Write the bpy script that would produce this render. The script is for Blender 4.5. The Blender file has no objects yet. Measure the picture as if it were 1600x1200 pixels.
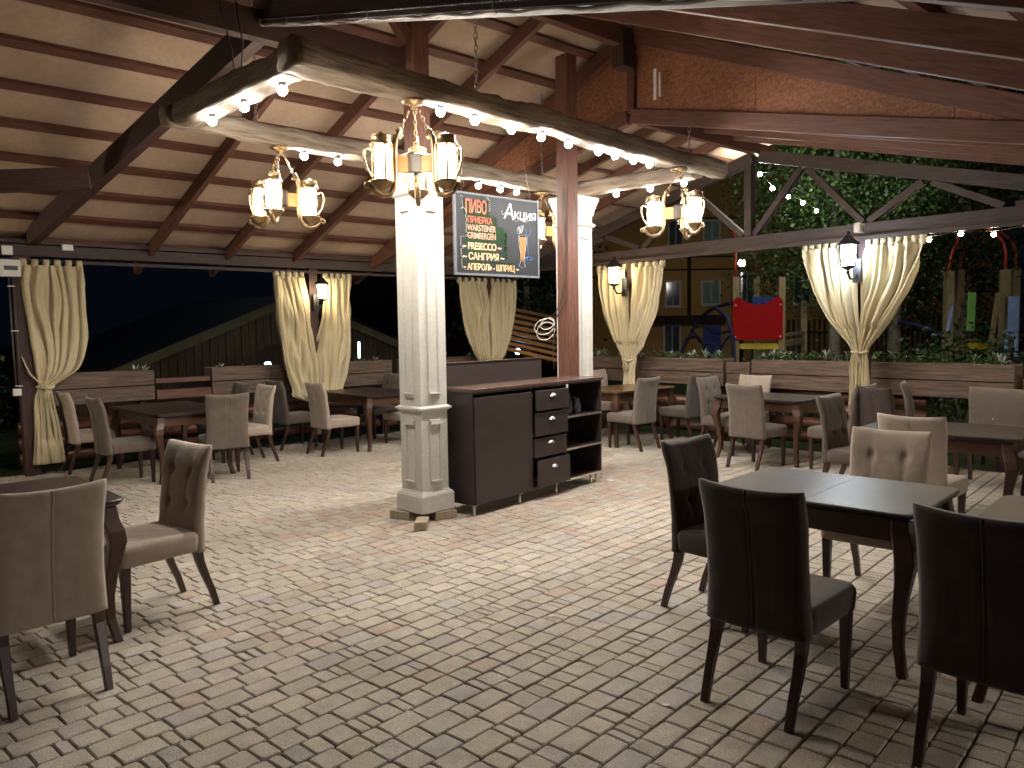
import bpy, bmesh, math, random
from mathutils import Vector, Matrix, noise
random.seed(11)
PI = math.pi
sc = bpy.context.scene
COL = sc.collection
# ------------------------------------------------------------------ frame of the pavilion
OX, OY = -.775, 6.7
A2 = (.752, .659); B2 = (-.659, .752)
def W(s, t, h=0.0):
    """pavilion coordinates: s across the roof (ridge at 0), t along the ridge, h height"""
    return Vector((OX + t*A2[0] + s*B2[0], OY + t*A2[1] + s*B2[1], h))
AV = Vector((A2[0], A2[1], 0)); BV = Vector((B2[0], B2[1], 0)); ZV = Vector((0, 0, 1))
YA = math.atan2(A2[1], A2[0])       # world angle of the ridge direction

# ------------------------------------------------------------------ materials
def mat(name, col, rough=.6, spec=.4, metal=0, var=.15, scale=6, bump=0, bscale=60, stretch=None, uv=False,
        col2=None, emit=None, strength=0, coat=0, alpha=None, sheen=0, trans=0, contrast=(.3, .7), attr=None, detail=6, speck=0, sscale=300, big=0):
    m = bpy.data.materials.new(name); m.use_nodes = True
    nt = m.node_tree; N = nt.nodes; L = nt.links
    p = N['Principled BSDF']
    p.inputs['Roughness'].default_value = rough
    p.inputs['Specular IOR Level'].default_value = spec
    p.inputs['Metallic'].default_value = metal
    p.inputs['Coat Weight'].default_value = coat
    p.inputs['Sheen Weight'].default_value = sheen
    if trans: p.inputs['Transmission Weight'].default_value = trans
    tc = N.new('ShaderNodeTexCoord'); mp = N.new('ShaderNodeMapping')
    L.new(tc.outputs['UV' if uv else 'Object'], mp.inputs['Vector'])
    if stretch: mp.inputs['Scale'].default_value = stretch
    nz = N.new('ShaderNodeTexNoise'); nz.inputs['Scale'].default_value = scale; nz.inputs['Detail'].default_value = detail
    nz.inputs['Roughness'].default_value = .65
    L.new(mp.outputs[0], nz.inputs['Vector'])
    rp = N.new('ShaderNodeValToRGB')
    rp.color_ramp.elements[0].position = contrast[0]; rp.color_ramp.elements[1].position = contrast[1]
    c2 = col2 or tuple(c*(1+var) for c in col)
    c1 = col if col2 else tuple(c*(1-var) for c in col)
    rp.color_ramp.elements[0].color = (*c1, 1); rp.color_ramp.elements[1].color = (*c2, 1)
    L.new(nz.outputs['Fac'], rp.inputs['Fac'])
    out = rp.outputs['Color']
    def mulnoise(out, sc_, lo, hi, dt=2, c0=.35, c1=.65):
        n3 = N.new('ShaderNodeTexNoise'); n3.inputs['Scale'].default_value = sc_; n3.inputs['Detail'].default_value = dt
        L.new(tc.outputs['Object'], n3.inputs['Vector'])
        r3 = N.new('ShaderNodeMapRange'); r3.inputs['From Min'].default_value = c0; r3.inputs['From Max'].default_value = c1
        r3.inputs['To Min'].default_value = lo; r3.inputs['To Max'].default_value = hi
        L.new(n3.outputs['Fac'], r3.inputs['Value'])
        mm = N.new('ShaderNodeMix'); mm.data_type = 'RGBA'; mm.blend_type = 'MULTIPLY'; mm.inputs['Factor'].default_value = 1
        L.new(out, mm.inputs['A']); L.new(r3.outputs[0], mm.inputs['B']); return mm.outputs['Result']
    if speck: out = mulnoise(out, sscale, 1-speck, 1+speck)
    if big: out = mulnoise(out, .9, 1-big, 1+big*.6, 6, .3, .7)
    if attr:
        at = N.new('ShaderNodeAttribute'); at.attribute_name = attr
        mx = N.new('ShaderNodeMix'); mx.data_type = 'RGBA'; mx.blend_type = 'MULTIPLY'; mx.inputs['Factor'].default_value = 1
        L.new(out, mx.inputs['A']); L.new(at.outputs['Color'], mx.inputs['B']); out = mx.outputs['Result']
    L.new(out, p.inputs['Base Color'])
    if bump:
        n2 = N.new('ShaderNodeTexNoise'); n2.inputs['Scale'].default_value = bscale; n2.inputs['Detail'].default_value = 4
        L.new(mp.outputs[0], n2.inputs['Vector'])
        bp = N.new('ShaderNodeBump'); bp.inputs['Strength'].default_value = bump; bp.inputs['Distance'].default_value = .01
        L.new(n2.outputs['Fac'], bp.inputs['Height']); L.new(bp.outputs[0], p.inputs['Normal'])
    if emit:
        p.inputs['Emission Color'].default_value = (*emit, 1); p.inputs['Emission Strength'].default_value = strength
    return m

WS = (2.5, 26, 26)
M = {}
M['beam'] = mat('stained_beam_wood', (.105, .044, .029), .55, .35, var=.45, scale=1.6, stretch=WS, uv=True, bump=.25, bscale=3)
M['beamdark'] = mat('dark_beam_wood', (.05, .026, .022), .55, .3, var=.4, scale=1.6, stretch=WS, uv=True, bump=.25, bscale=3)
M['tie'] = mat('weathered_tie_wood', (.048, .032, .027), .6, .3, var=.5, scale=1.6, stretch=WS, uv=True, bump=.3, bscale=3)
M['plank'] = mat('planter_plank_wood', (.12, .082, .062), .65, .3, var=.6, scale=1.4, stretch=(1.6, 22, 22), uv=True, bump=.5, bscale=3)
M['log'] = mat('varnished_log_wood', (.11, .045, .028), .4, .45, var=.5, scale=1.6, stretch=(1.5, 9, 9), uv=True, bump=.2, bscale=3)
M['ply'] = mat('ceiling_board', (.37, .265, .19), .7, .2, scale=2.6, col2=(.43, .315, .23), contrast=(.3, .6), bump=.12, bscale=14, detail=8, speck=.05, sscale=22, big=.12)
M['osb'] = mat('brown_pressed_board', (.15, .058, .028), .6, .35, scale=11, bump=.25, bscale=30, speck=.25, sscale=45, big=.25, col2=(.36, .155, .075), contrast=(.25, .8), stretch=(1.2, 1.2, 3.2), detail=9)
M['rustic'] = mat('rustic_timber', (.11, .082, .062), .8, .2, scale=2.2, stretch=(1.1, 9, 9), uv=True, col2=(.33, .27, .205), contrast=(.35, .72), bump=.9, bscale=5, detail=9)
M['white'] = mat('white_painted_wood', (.50, .485, .45), .42, .4, var=.05, scale=5, speck=.05, sscale=40, big=.06)
M['cab'] = mat('dark_laminate', (.034, .024, .022), .38, .45, var=.18, scale=4, stretch=(1, 1, 3))
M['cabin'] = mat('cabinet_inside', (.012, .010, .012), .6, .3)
M['cabtop'] = mat('countertop_wood', (.068, .038, .028), .25, .5, var=.25, scale=3, stretch=(1, 6, 6))
M['chrome'] = mat('brushed_metal', (.75, .73, .68), .3, .5, metal=1, var=.04)
M['brass'] = mat('antique_brass', (.34, .235, .13), .34, .5, metal=.85, var=.25, scale=18)
M['lwood'] = mat('honey_lamp_wood', (.42, .19, .06), .4, .4, var=.25, scale=5, stretch=(1, 1, 8))
M['darkblk'] = mat('dark_turned_wood', (.02, .015, .013), .4, .4)
M['black'] = mat('black_metal', (.015, .015, .017), .45, .5, var=.1)
M['iron'] = mat('chain_metal', (.35, .30, .26), .4, .5, metal=.8, var=.1)
M['wleg'] = mat('chair_leg_wood', (.040, .018, .012), .35, .5, var=.35, scale=7, stretch=(1, 1, .2))
M['tabw'] = mat('table_wood', (.034, .022, .018), .40, .32, var=.4, scale=3.5, stretch=(1, 5, 1), coat=.04, bump=.05, bscale=12, speck=.12, sscale=60, big=.3)
M['tabhoney'] = mat('honey_table_wood', (.13, .068, .03), .3, .5, var=.3, scale=3.5, stretch=(1, 5, 1), coat=.15)
M['tableg'] = mat('table_leg_wood', (.055, .025, .014), .35, .45, var=.35, scale=5)
def fabric(name, c):
    return mat(name, c, .92, .12, var=.10, scale=14, bump=.12, bscale=420, sheen=.25)
M['beige'] = fabric('beige_velour', (.32, .262, .215))
M['taupe'] = fabric('taupe_velour', (.118, .094, .076))
M['grey'] = fabric('grey_brown_velour', (.085, .068, .056))
M['brown'] = fabric('dark_brown_shaded_velour', (.040, .027, .022))  # darker fabric copy: shade on the near right chairs is put into its colour
M['button'] = mat('button_fabric', (.5, .44, .37), .5, .4)
M['curtain'] = mat('cream_curtain_cloth', (.50, .43, .275), .85, .15, var=.06, scale=3, bump=.08, bscale=500, sheen=.2)
M['chalk'] = mat('chalkboard', (.012, .014, .019), .5, .3, var=.3, scale=4)
M['frame'] = mat('chalkboard_frame', (.10, .11, .125), .45, .4)
M['brick'] = mat('concrete_block', (.30, .25, .18), .9, .2, var=.3, scale=20, bump=.5, bscale=80)
M['plast'] = mat('white_plastic', (.66, .65, .62), .4, .4, var=.03)
M['cable'] = mat('grey_cable', (.50, .47, .43), .5, .4, var=.1)
M['cabledk'] = mat('dark_cable', (.05, .04, .035), .5, .4, var=.1)
M['soil'] = mat('soil', (.035, .025, .018), .95, .1, var=.3, scale=20)
M['grass'] = mat('lawn', (.035, .05, .02), .95, .1, var=.5, scale=3, bump=.6, bscale=30)
M['joint'] = mat('joint_sand', (.095, .085, .07), .95, .1, var=.3, scale=25)
M['paver'] = mat('concrete_paver', (.38, .345, .30), .80, .3, var=.14, scale=9, bump=.5, bscale=230, attr='tint', speck=.38, sscale=260, big=.16)
M['leaf'] = mat('green_leaf', (.045, .085, .022), .5, .35, var=.5, scale=1.5, trans=0)
M['leafdk'] = mat('dark_leaf', (.022, .045, .014), .55, .3, var=.5, scale=1.5)
M['silver'] = mat('silver_leaf', (.34, .38, .31), .7, .2, var=.2)
M['bark'] = mat('birch_bark', (.22, .20, .17), .8, .2, var=.5, scale=5, stretch=(1, 1, 3), bump=.5, bscale=20)
M['facade'] = mat('ochre_render', (.34, .20, .07), .85, .2, var=.15, scale=.8, bump=.1, bscale=20)
M['facdk'] = mat('dark_band_render', (.03, .018, .016), .8, .2)
M['pane'] = mat('window_pane', (.05, .07, .075), .12, .6, var=.4, scale=2)
M['curt2'] = mat('window_curtain', (.16, .24, .22), .8, .1, var=.3, scale=8, stretch=(6, 6, .2))
M['winfr'] = mat('window_frame', (.42, .38, .33), .6, .3)
M['navy'] = mat('navy_corrugated_metal', (.006, .009, .018), .45, .4, var=.2)
M['boards'] = mat('house_boards', (.055, .036, .021), .75, .2, var=.45, scale=1.5, stretch=(1.2, 20, 20), uv=True, bump=.3, bscale=4)
M['fascia'] = mat('house_fascia', (.085, .072, .035), .7, .2, var=.2)
M['housedk'] = mat('house_lower_wall', (.05, .03, .02), .8, .2, var=.3)
M['red'] = mat('red_play_panel', (.26, .004, .006), .7, .1, var=.05)
M['redp'] = mat('red_tube', (.30, .03, .015), .4, .45)
M['yellow'] = mat('yellow_play_beam', (.40, .30, .02), .5, .4)
M['playw'] = mat('play_timber', (.20, .16, .09), .75, .25, var=.4, scale=1.5, stretch=WS, uv=True)
M['blue'] = mat('blue_play_metal', (.02, .045, .26), .4, .5)
M['lblue'] = mat('pale_blue_play_panel', (.22, .34, .60), .4, .4)
M['green'] = mat('green_play_panel', (.16, .36, .10), .4, .4)
M['rope'] = mat('dark_blue_rope', (.015, .018, .06), .7, .3)
M['slat'] = mat('orange_slat', (.30, .135, .04), .7, .2, var=.2)
def emis(name, c, s):
    return mat(name, (.8, .8, .8), emit=c, strength=s, var=0)
M['lamp'] = emis('lamp_glass', (1, .87, .68), 17)
M['lampc'] = emis('cool_lamp_glass', (.80, .90, 1), 20)
M['led'] = emis('led_bulb', (1, .94, .86), 80)
M['lantw'] = emis('warm_lantern_glass', (1, .80, .50), 15)
M['lantc'] = emis('cool_lantern_glass', (.72, .84, 1), 26)
M['fairy'] = emis('fairy_bulb', (1, .82, .55), 60)
M['fairy2'] = emis('garden_bulb', (1, .95, .80), 80)
M['street'] = emis('street_lamp_glass', (1, .93, .82), 48); M['filltree'] = emis('added_tree_lamp_glass', (.95, 1, .88), 75); M['fillglobe'] = emis('added_globe_glass', (1, .90, .80), 130); M['fillside'] = emis('added_side_lantern_glass', (1, .84, .62), 170)  # the last three glow for added lamps
M['farblue'] = emis('blue_light', (.35, .5, 1), 12)
M['farcyan'] = emis('cyan_light', (.5, .85, 1), 7)
def chalkm(n, c): return mat(n, c, .9, .1, var=.15, scale=60)
M['cw'] = chalkm('white_chalk', (.66, .66, .68)); M['cr'] = chalkm('red_chalk', (.55, .13, .10)); M['cp'] = chalkm('pink_chalk', (.62, .34, .26))
M['co'] = chalkm('peach_chalk', (.78, .48, .27)); M['cg'] = chalkm('green_chalk', (.03, .075, .03)); M['cgd'] = chalkm('dark_green_chalk', (.018, .035, .02)); M['cb'] = chalkm('blue_chalk', (.16, .32, .62))
M['coo'] = chalkm('orange_chalk', (.70, .33, .12))

# ------------------------------------------------------------------ mesh builder
class MB:
    def __init__(s): s.v = []; s.f = []; s.uv = []; s.sm = []
    def add(s, vs, fs, uvs=None, smooth=False):
        o = len(s.v); s.v += [tuple(v) for v in vs]
        for i, f in enumerate(fs):
            s.f.append([o+k for k in f]); s.sm.append(smooth)
            s.uv.append(uvs[i] if uvs else [(0, 0)]*len(f))
        return s
    def beam(s, p0, p1, w, h, up=ZV, e0=1.0, e1=1.0, roll=0):
        """box from p0 to p1; w = width across, h = height along 'up'; centred on the line"""
        p0 = Vector(p0); p1 = Vector(p1); d = (p1-p0); L = d.length; d.normalize()
        x = d.cross(Vector(up))
        if x.length < 1e-4: x = d.cross(Vector((1, 0, 0)))
        x.normalize(); u = x.cross(d).normalized()
        c = []
        for p, e in ((p0, e0), (p1, e1)):
            for a, b in ((-1, -1), (1, -1), (1, 1), (-1, 1)):
                c.append(p + x*(a*w*e/2) + u*(b*h*e/2))
        fs = [(3, 2, 1, 0), (4, 5, 6, 7), (0, 1, 5, 4), (1, 2, 6, 5), (2, 3, 7, 6), (3, 0, 4, 7)]
        o = random.uniform(0, 50)
        uv = [[(o, 0), (o, w), (o+h, w), (o+h, 0)]]*2
        vv = 0
        for wd in (w, h, w, h):
            uv.append([(o, vv), (o, vv+wd), (o+L, vv+wd), (o+L, vv)]); vv += wd
        return s.add(c, fs, uv)
    def box(s, c, d, rz=0):
        c = Vector(c); r = Matrix.Rotation(rz, 3, 'Z')
        return s.beam(c - r @ Vector((d[0]/2, 0, 0)), c + r @ Vector((d[0]/2, 0, 0)), d[1], d[2])
    def lathe(s, prof, n=16, c=(0, 0, 0), axis=ZV, smooth=True):
        """prof = [(r, z)]"""
        c = Vector(c); q = ZV.rotation_difference(Vector(axis).normalized())
        vs = []
        for r, z in prof:
            for i in range(n):
                a = 2*PI*i/n; vs.append(c + q @ Vector((r*math.cos(a), r*math.sin(a), z)))
        fs = []
        for k in range(len(prof)-1):
            for i in range(n):
                j = (i+1) % n; fs.append((k*n+i, k*n+j, (k+1)*n+j, (k+1)*n+i))
        if prof[0][0] > 1e-4: fs.append(tuple(range(n-1, -1, -1)))
        if prof[-1][0] > 1e-4: fs.append(tuple((len(prof)-1)*n+i for i in range(n)))
        return s.add(vs, fs, smooth=smooth)
    def tube(s, pts, rad, n=8, closed=False, smooth=True, caps=True, flat=1.0):
        pts = [Vector(p) for p in pts]; m = len(pts)
        rr = rad if isinstance(rad, (list, tuple)) else [rad]*m
        vs = []; prev = None; Lacc = 0; ls = []
        for i, p in enumerate(pts):
            if closed: t = pts[(i+1) % m]-pts[i-1]
            else: t = pts[min(i+1, m-1)]-pts[max(i-1, 0)]
            t.normalize()
            if prev is None:
                a = t.cross(ZV)
                if a.length < .05: a = t.cross(Vector((1, 0, 0)))
            else: a = prev - t*prev.dot(t)
            a.normalize(); prev = a; b = t.cross(a)
            if i: Lacc += (p-pts[i-1]).length
            ls.append(Lacc)
            for k in range(n):
                an = 2*PI*k/n + (PI/4 if n == 4 else 0)
                vs.append(p + a*(rr[i]*math.cos(an)) + b*(rr[i]*flat*math.sin(an)))
        fs = []; uv = []
        for i in range(m if closed else m-1):
            for k in range(n):
                j = (k+1) % n; i2 = (i+1) % m
                fs.append((i*n+k, i*n+j, i2*n+j, i2*n+k))
                c = 2*PI*rr[i]/n
                l2 = ls[i2] if i2 else Lacc+.1
                uv.append([(ls[i], k*c), (ls[i], (k+1)*c), (l2, (k+1)*c), (l2, k*c)])
        if not closed and caps:
            fs.append(tuple(range(n-1, -1, -1))); uv.append([(0, 0)]*n)
            fs.append(tuple((m-1)*n+k for k in range(n))); uv.append([(0, 0)]*n)
        return s.add(vs, fs, uv, smooth)
    def sphere(s, c, r, n=10, sz=1):
        pr = [(r*math.sin(PI*i/6), -r*sz*math.cos(PI*i/6)) for i in range(7)]
        pr[0] = (1e-5, pr[0][1]); pr[-1] = (1e-5, pr[-1][1])
        return s.lathe(pr, n, c)
    def build(s, name, m, parent=None, bevel=0, smooth=None, sharp=40):
        me = bpy.data.meshes.new(name)
        me.from_pydata(s.v, [], s.f); me.update()
        ul = me.uv_layers.new(name='UVMap'); k = 0
        buf = [c for f in s.uv for u in f for c in u]
        ul.data.foreach_set('uv', buf)
        me.polygons.foreach_set('use_smooth', [True if smooth else a for a in s.sm] if smooth is not False else [False]*len(s.f))
        me.materials.append(m if not isinstance(m, str) else M[m])
        me.update()
        o = bpy.data.objects.new(name, me); COL.objects.link(o)
        if parent is not None: o.parent = parent
        if bevel:
            md = o.modifiers.new('bevel', 'BEVEL'); md.width = bevel; md.segments = 2; md.limit_method = 'ANGLE'; md.angle_limit = math.radians(50)
        if smooth:
            pass
        return o

def tag(o, label=None, cat=None, group=None, kind=None):
    if label: o['label'] = label
    if cat: o['category'] = cat
    if group: o['group'] = group
    if kind: o['kind'] = kind
    return o
def thing(name, label, cat, loc=(0, 0, 0), rz=0, group=None):
    o = bpy.data.objects.new(name, None); COL.objects.link(o); o.empty_display_size = .1
    o.location = loc; o.rotation_euler = (0, 0, rz)
    return tag(o, label, cat, group)
def dup(root, loc, rz, label=None, group=None, fab=None):
    r = root.copy(); COL.objects.link(r); r.location = loc; r.rotation_euler = (0, 0, rz)
    if label: r['label'] = label
    if group: r['group'] = group
    for ch in [o for o in CH[root.name]]:
        c = ch.copy(); COL.objects.link(c); c.parent = r
        for g in CH.get(ch.name, []):
            d = g.copy(); COL.objects.link(d); d.parent = c
    return r
CH = {}
def reg(root):
    """remember children of a prototype before the depsgraph knows them"""
    def kids(o): return [x for x in COL.objects if x.parent == o]
    CH[root.name] = kids(root)
    for c in CH[root.name]:
        k = kids(c)
        if k: CH[c.name] = k

# ------------------------------------------------------------------ camera
F = 1210.0; PITCH = math.radians(4.0); ROLL = -.0150
cd = bpy.data.cameras.new('camera'); cam = bpy.data.objects.new('camera', cd); COL.objects.link(cam)
cd.sensor_width = 36; cd.lens = F/1600*36; cd.clip_end = 500; cd.clip_start = .05
cam.matrix_world = Matrix.Translation((0, 0, 1.6)) @ Matrix.Rotation(PI/2-PITCH, 4, 'X') @ Matrix.Rotation(ROLL, 4, 'Z')
sc.camera = cam
CR = (Matrix.Rotation(PI/2-PITCH, 3, 'X') @ Matrix.Rotation(ROLL, 3, 'Z'))
def at(px, py, h=None, y=None):
    """survey helper: the point of the site seen at a photograph pixel, at height h or distance y"""
    d = CR @ Vector(((px-800)/F, -(py-600)/F, -1))
    k = (h-1.6)/d.z if h is not None else y/d.y
    return Vector((0, 0, 1.6)) + d*k

# ------------------------------------------------------------------ ground
def sheet(name, pts, z, m):
    b = MB(); b.add([(x, y, z) for x, y in pts], [tuple(range(len(pts)))]); return tag(b.build(name, m), kind='structure')
sheet('ground', [(-120, -120), (120, -120), (120, 160), (-120, 160)], -.06, 'grass')
PS = [W(-9, -9), W(5.0, -9), W(5.0, 5.6), W(-9, 5.6)]
sheet('paving_bed', [(p.x, p.y) for p in PS], -.016, 'joint')

def paving():
    vs = []; fs = []; tint = []
    ang = math.radians(90-42.0); ux, uy = math.cos(ang), math.sin(ang); nx, ny = -uy, ux
    P = .1235; g = .0027; R = random.Random(5)
    lens = [.176, .116, .116, .086, .176, .055, .146]
    for r in range(-70, 110):
        v0 = r*P; u = -10 + R.uniform(0, .3)
        wob = R.uniform(-.0015, .0015)
        while u < 22:
            L = R.choice(lens)*1.02
            cx = (u+L/2)*ux + (v0+P/2)*nx; cy = (u+L/2)*uy + (v0+P/2)*ny
            dx, dy = cx-OX, cy-OY
            s = dx*B2[0]+dy*B2[1]; t = dx*A2[0]+dy*A2[1]
            if s < 4.95 and t < 5.5 and cy > 1.0 and abs(cx) < .85*cy+1.6:
                z = R.uniform(-.0022, .0005) + .002*noise.noise(Vector((cx*.8, cy*.8, 0)))
                tx = R.uniform(-.0015, .0015); ty = R.uniform(-.0015, .0015)
                u0, u1, w0, w1 = u+g+R.uniform(-.001, .001), u+L-g, v0+g+wob, v0+P-g+wob
                o = len(vs)
                for ins, zz, ch in ((0, -.0155, .006), (.001, z-.0045, .007), (.0055, z, .009)):
                    a0, a1, b0, b1 = u0+ins, u1-ins, w0+ins, w1-ins
                    c = min(ch, (a1-a0)*.3)
                    for a, b in ((a0+c, b0), (a1-c, b0), (a1, b0+c), (a1, b1-c), (a1-c, b1), (a0+c, b1), (a0, b1-c), (a0, b0+c)):
                        zz2 = zz + (tx*(1 if a > (a0+a1)/2 else -1) + ty*(1 if b > (b0+b1)/2 else -1))*(ins > 0)
                        vs.append((a*ux+b*nx, a*uy+b*ny, zz2))
                for k in (0, 8):
                    for i in range(8):
                        j = (i+1) % 8; fs.append((o+k+i, o+k+j, o+k+8+j, o+k+8+i))
                fs.append(tuple(o+16+i for i in range(8)))
                b = R.gauss(1, .042); q = noise.noise(Vector((cx*.55, cy*.55, 3)))*.10
                b = max(.7, b+q)
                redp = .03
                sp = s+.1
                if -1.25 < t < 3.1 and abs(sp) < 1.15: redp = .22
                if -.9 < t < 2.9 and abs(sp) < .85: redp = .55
                k = R.random()
                if k < redp: c = (b*.98, b*.86, b*.80)
                elif k < redp+.14: c = (b*1.01, b*.995, b*.90)
                elif k < redp+.24: c = (b*.95, b*.965, b*1.0)
                else: c = (b, b*.985, b*.95)
                tint.append(c)
            u += L
    me = bpy.data.meshes.new('paving'); me.from_pydata(vs, [], fs); me.materials.append(M['paver'])
    ca = me.color_attributes.new('tint', 'FLOAT_COLOR', 'CORNER')
    buf = []
    for c in tint:
        buf += [c[0], c[1], c[2], 1]*(16*4+8)
    ca.data.foreach_set('color', buf)
    me.update(); o = bpy.data.objects.new('paving', me); COL.objects.link(o); tag(o, kind='structure')
paving()

# ------------------------------------------------------------------ pavilion
TF = 5.3            # far truss plane
HR, SL = 4.70, .437     # height and fall of the main roof (underside of rafters)
HR2, SL2 = 3.90, .262   # the lower roof beyond the gable infill
pav = thing('pavilion', 'open brown timber pavilion with a boarded gable roof over the paved dining area', 'pavilion', W(0, 0))
def P(mb, name, m, bevel=.004):
    o = mb.build(name, m, None, bevel)
    o.parent = pav; o.matrix_parent_inverse = Matrix.Translation(-W(0, 0))
    return o
def roofpt(s, t, dz=0, skew=True):
    return W(s, t - (.1*abs(s) if skew else 0), HR - SL*abs(s) + dz)
upL = (BV*SL + ZV).normalized(); upR = (-BV*SL + ZV).normalized()
# sheathing of both slopes (thin slabs above the battens)
def slab(name, quad, th, m):
    b = MB(); n = (quad[1]-quad[0]).cross(quad[3]-quad[0]).normalized()
    if n.z < 0: n = -n
    top = [q+n*th for q in quad]
    b.add(quad+top, [(0, 1, 2, 3), (7, 6, 5, 4), (0, 4, 5, 1), (1, 5, 6, 2), (2, 6, 7, 3), (3, 7, 4, 0)])
    return P(b, name, m, 0)
RD, BT = .15, .042
for sg in (1, -1):
    e = 5.35*sg
    q = [W(0, -5.2, HR+RD+BT+.01), W(e, -5.2, HR-SL*5.35+RD+BT+.01), W(e, 2.86 if sg > 0 else 2.86, HR-SL*5.35+RD+BT+.01), W(0, 2.86, HR+RD+BT+.01)]
    if sg < 0: q = q[::-1]
    slab('roof_sheathing', q, .02, 'ply')
    q = [W(0, 2.9, HR2+.15), W(e*1.02, 2.9, HR2-SL2*5.45+.15), W(e*1.02, TF+.5, HR2-SL2*5.45+.15), W(0, TF+.5, HR2+.15)]
    if sg < 0: q = q[::-1]
    slab('lower_roof_sheathing', q, .02, 'ply')
# rafters
for tr in (-4.5, -3.45, -2.2, -1.23, -.27, .70, 1.67):
    for sg in (1, -1):
        if sg > 0 and tr in (-2.2, -1.23): continue
        b = MB(); up = upL if sg > 0 else upR
        a = roofpt(.04*sg, tr, RD/2); c = roofpt(5.3*sg, tr, RD/2)
        b.beam(a, c, .065, RD, up)
        P(b, 'rafter', 'beam')
# battens between rafters and sheathing
for i in range(11):
    for sg in (1, -1):
        s = (4.93-.49*i)*sg
        if abs(s) < .06: continue
        b = MB(); b.beam(W(s, -5.15, HR-SL*abs(s)+RD+BT/2+.002), W(s, 2.8, HR-SL*abs(s)+RD+BT/2+.002), .10, BT, upL if sg > 0 else upR)
        P(b, 'batten', 'beam', 0)
for sg in (1, -1):
    for tr in (3.45, 4.1, 4.7):
        b = MB(); b.beam(W(.03*sg, tr, HR2+.055), W(5.3*sg, tr, HR2-SL2*5.3+.055), .06, .11); P(b, 'rafter', 'beam')
    for i in range(6):
        s = (4.6-.8*i)*sg
        b = MB(); b.beam(W(s, 2.95, HR2-SL2*abs(s)+.127), W(s, TF+.45, HR2-SL2*abs(s)+.127), .08, .03); P(b, 'batten', 'beam', 0)
# ridge beams
b = MB(); b.beam(W(0, -5.1, HR-.02), W(0, 2.78, HR-.02), .10, .20); P(b, 'ridge_beam', 'beam')
b = MB(); b.beam(W(0, 2.95, HR2-.02), W(0, TF+.4, HR2-.02), .08, .14); P(b, 'ridge_beam', 'beam')
b = MB(); b.beam(W(0, 2.68, HR-.34), W(0, 2.68, HR+.02), .16, .20, AV); P(b, 'ridge_block', 'beamdark')
# gable infill: chevron panel of pressed board
TP = 2.84
def pt(s, h): return W(s, TP - .08*abs(s)*(1 if s < 0 else .9), h)
for (sa, sb) in ((4.3, 0.012), (-.012, -1.55), (-1.556, -3.3), (-3.306, -5.2)):
    b = MB(); lo = lambda s: 3.90-.255*abs(s)+(0.0); hi = lambda s: HR-SL*abs(s)+.12
    q = [pt(sa, lo(sa)), pt(sb, lo(sb)), pt(sb, hi(sb)), pt(sa, hi(sa))]
    off = AV*.018
    b.add(q+[p+off for p in q], [(0, 1, 2, 3), (7, 6, 5, 4), (0, 4, 5, 1), (1, 5, 6, 2), (2, 6, 7, 3), (3, 7, 4, 0)])
    P(b, 'gable_board', 'osb', 0)
for sg in (1, -1):
    off = -AV*.045
    b = MB(); b.beam(pt(0.02*sg, HR+.03)+off, pt(5.3*sg, HR-SL*5.28+.03)+off, .075, .16, ZV); P(b, 'gable_rafter', 'beam')
    b = MB(); b.beam(pt(0.03*sg, 3.87)+off, pt(5.1*sg, 3.87-.255*5.07)+off, .08, .15, ZV); P(b, 'gable_chord', 'beam')
b = MB(); b.beam(pt(0, 3.9)-AV*.03, pt(0, HR-.3)-AV*.03, .10, .05, AV); P(b, 'gable_post', 'beam')
# far truss
HT = 2.63
b = MB(); b.beam(W(5.0, TF, HT+.07), W(-5.6, TF, HT+.07), .10, .15); P(b, 'tie_beam', 'tie')
b = MB(); b.beam(W(5.0, TF-.09, HT-.03), W(-5.6, TF-.09, HT-.03), .035, .05); P(b, 'curtain_rail', 'tie')
for sg in (1, -1):
    b = MB(); b.beam(W(.05*sg, TF, 3.78), W(4.95*sg, TF, 3.78-.262*4.9), .10, .15); P(b, 'top_chord', 'tie')
b = MB(); b.beam(W(.10, TF, HT+.15), W(.10, TF, 3.72), .10, .11, AV); P(b, 'king_post', 'tie')
for s0, s1 in ((.02, -.62), (-1.40, -.70), (-1.46, -2.05), (-2.85, -2.15), (-2.95, -3.5), (.18, .95), (1.85, 1.05), (1.95, 2.6), (3.3, 2.7)):
    h1 = 3.70-.262*abs(s1)
    b = MB(); b.beam(W(s0, TF, HT+.16), W(s1, TF, h1), .075, .08, AV); P(b, 'web_brace', 'tie')
# left eave beam
b = MB(); b.beam(W(4.87, -5.2, 2.59), W(4.87, TF-.06, 2.59), .12, .13); P(b, 'eave_beam', 'tie')
b = MB(); b.beam(W(4.80, -5.2, 2.47), W(4.80, TF-.1, 2.47), .03, .04); P(b, 'curtain_rail', 'tie')
b = MB(); b.beam(W(4.87, -5.2, 2.69), W(4.87, 2.8, 2.69), .16, .05); P(b, 'wall_plate', 'beamdark')
b = MB(); b.beam(W(-4.87, -5.2, 2.60), W(-4.87, TF-.06, 2.60), .12, .13); P(b, 'eave_beam', 'tie')
# posts
for s, t, w, m in ((4.87, -2.15, .17, 'beamdark'), (4.87, 1.45, .13, 'beamdark'), (4.87, 4.72, .13, 'beamdark'), (2.07, TF, .13, 'beamdark'), (-1.42, TF, .13, 'beamdark'), (-4.87, TF, .13, 'beamdark'), (-4.87, -5.1, .14, 'beamdark'), (4.87, -5.1, .14, 'beamdark')):
    b = MB(); top = 2.52 if s > 4 or s < -4.8 and t < 0 else 2.62
    b.beam(W(s, t, -.014), W(s, t, top), w, w, AV); P(b, 'post', m)
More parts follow.
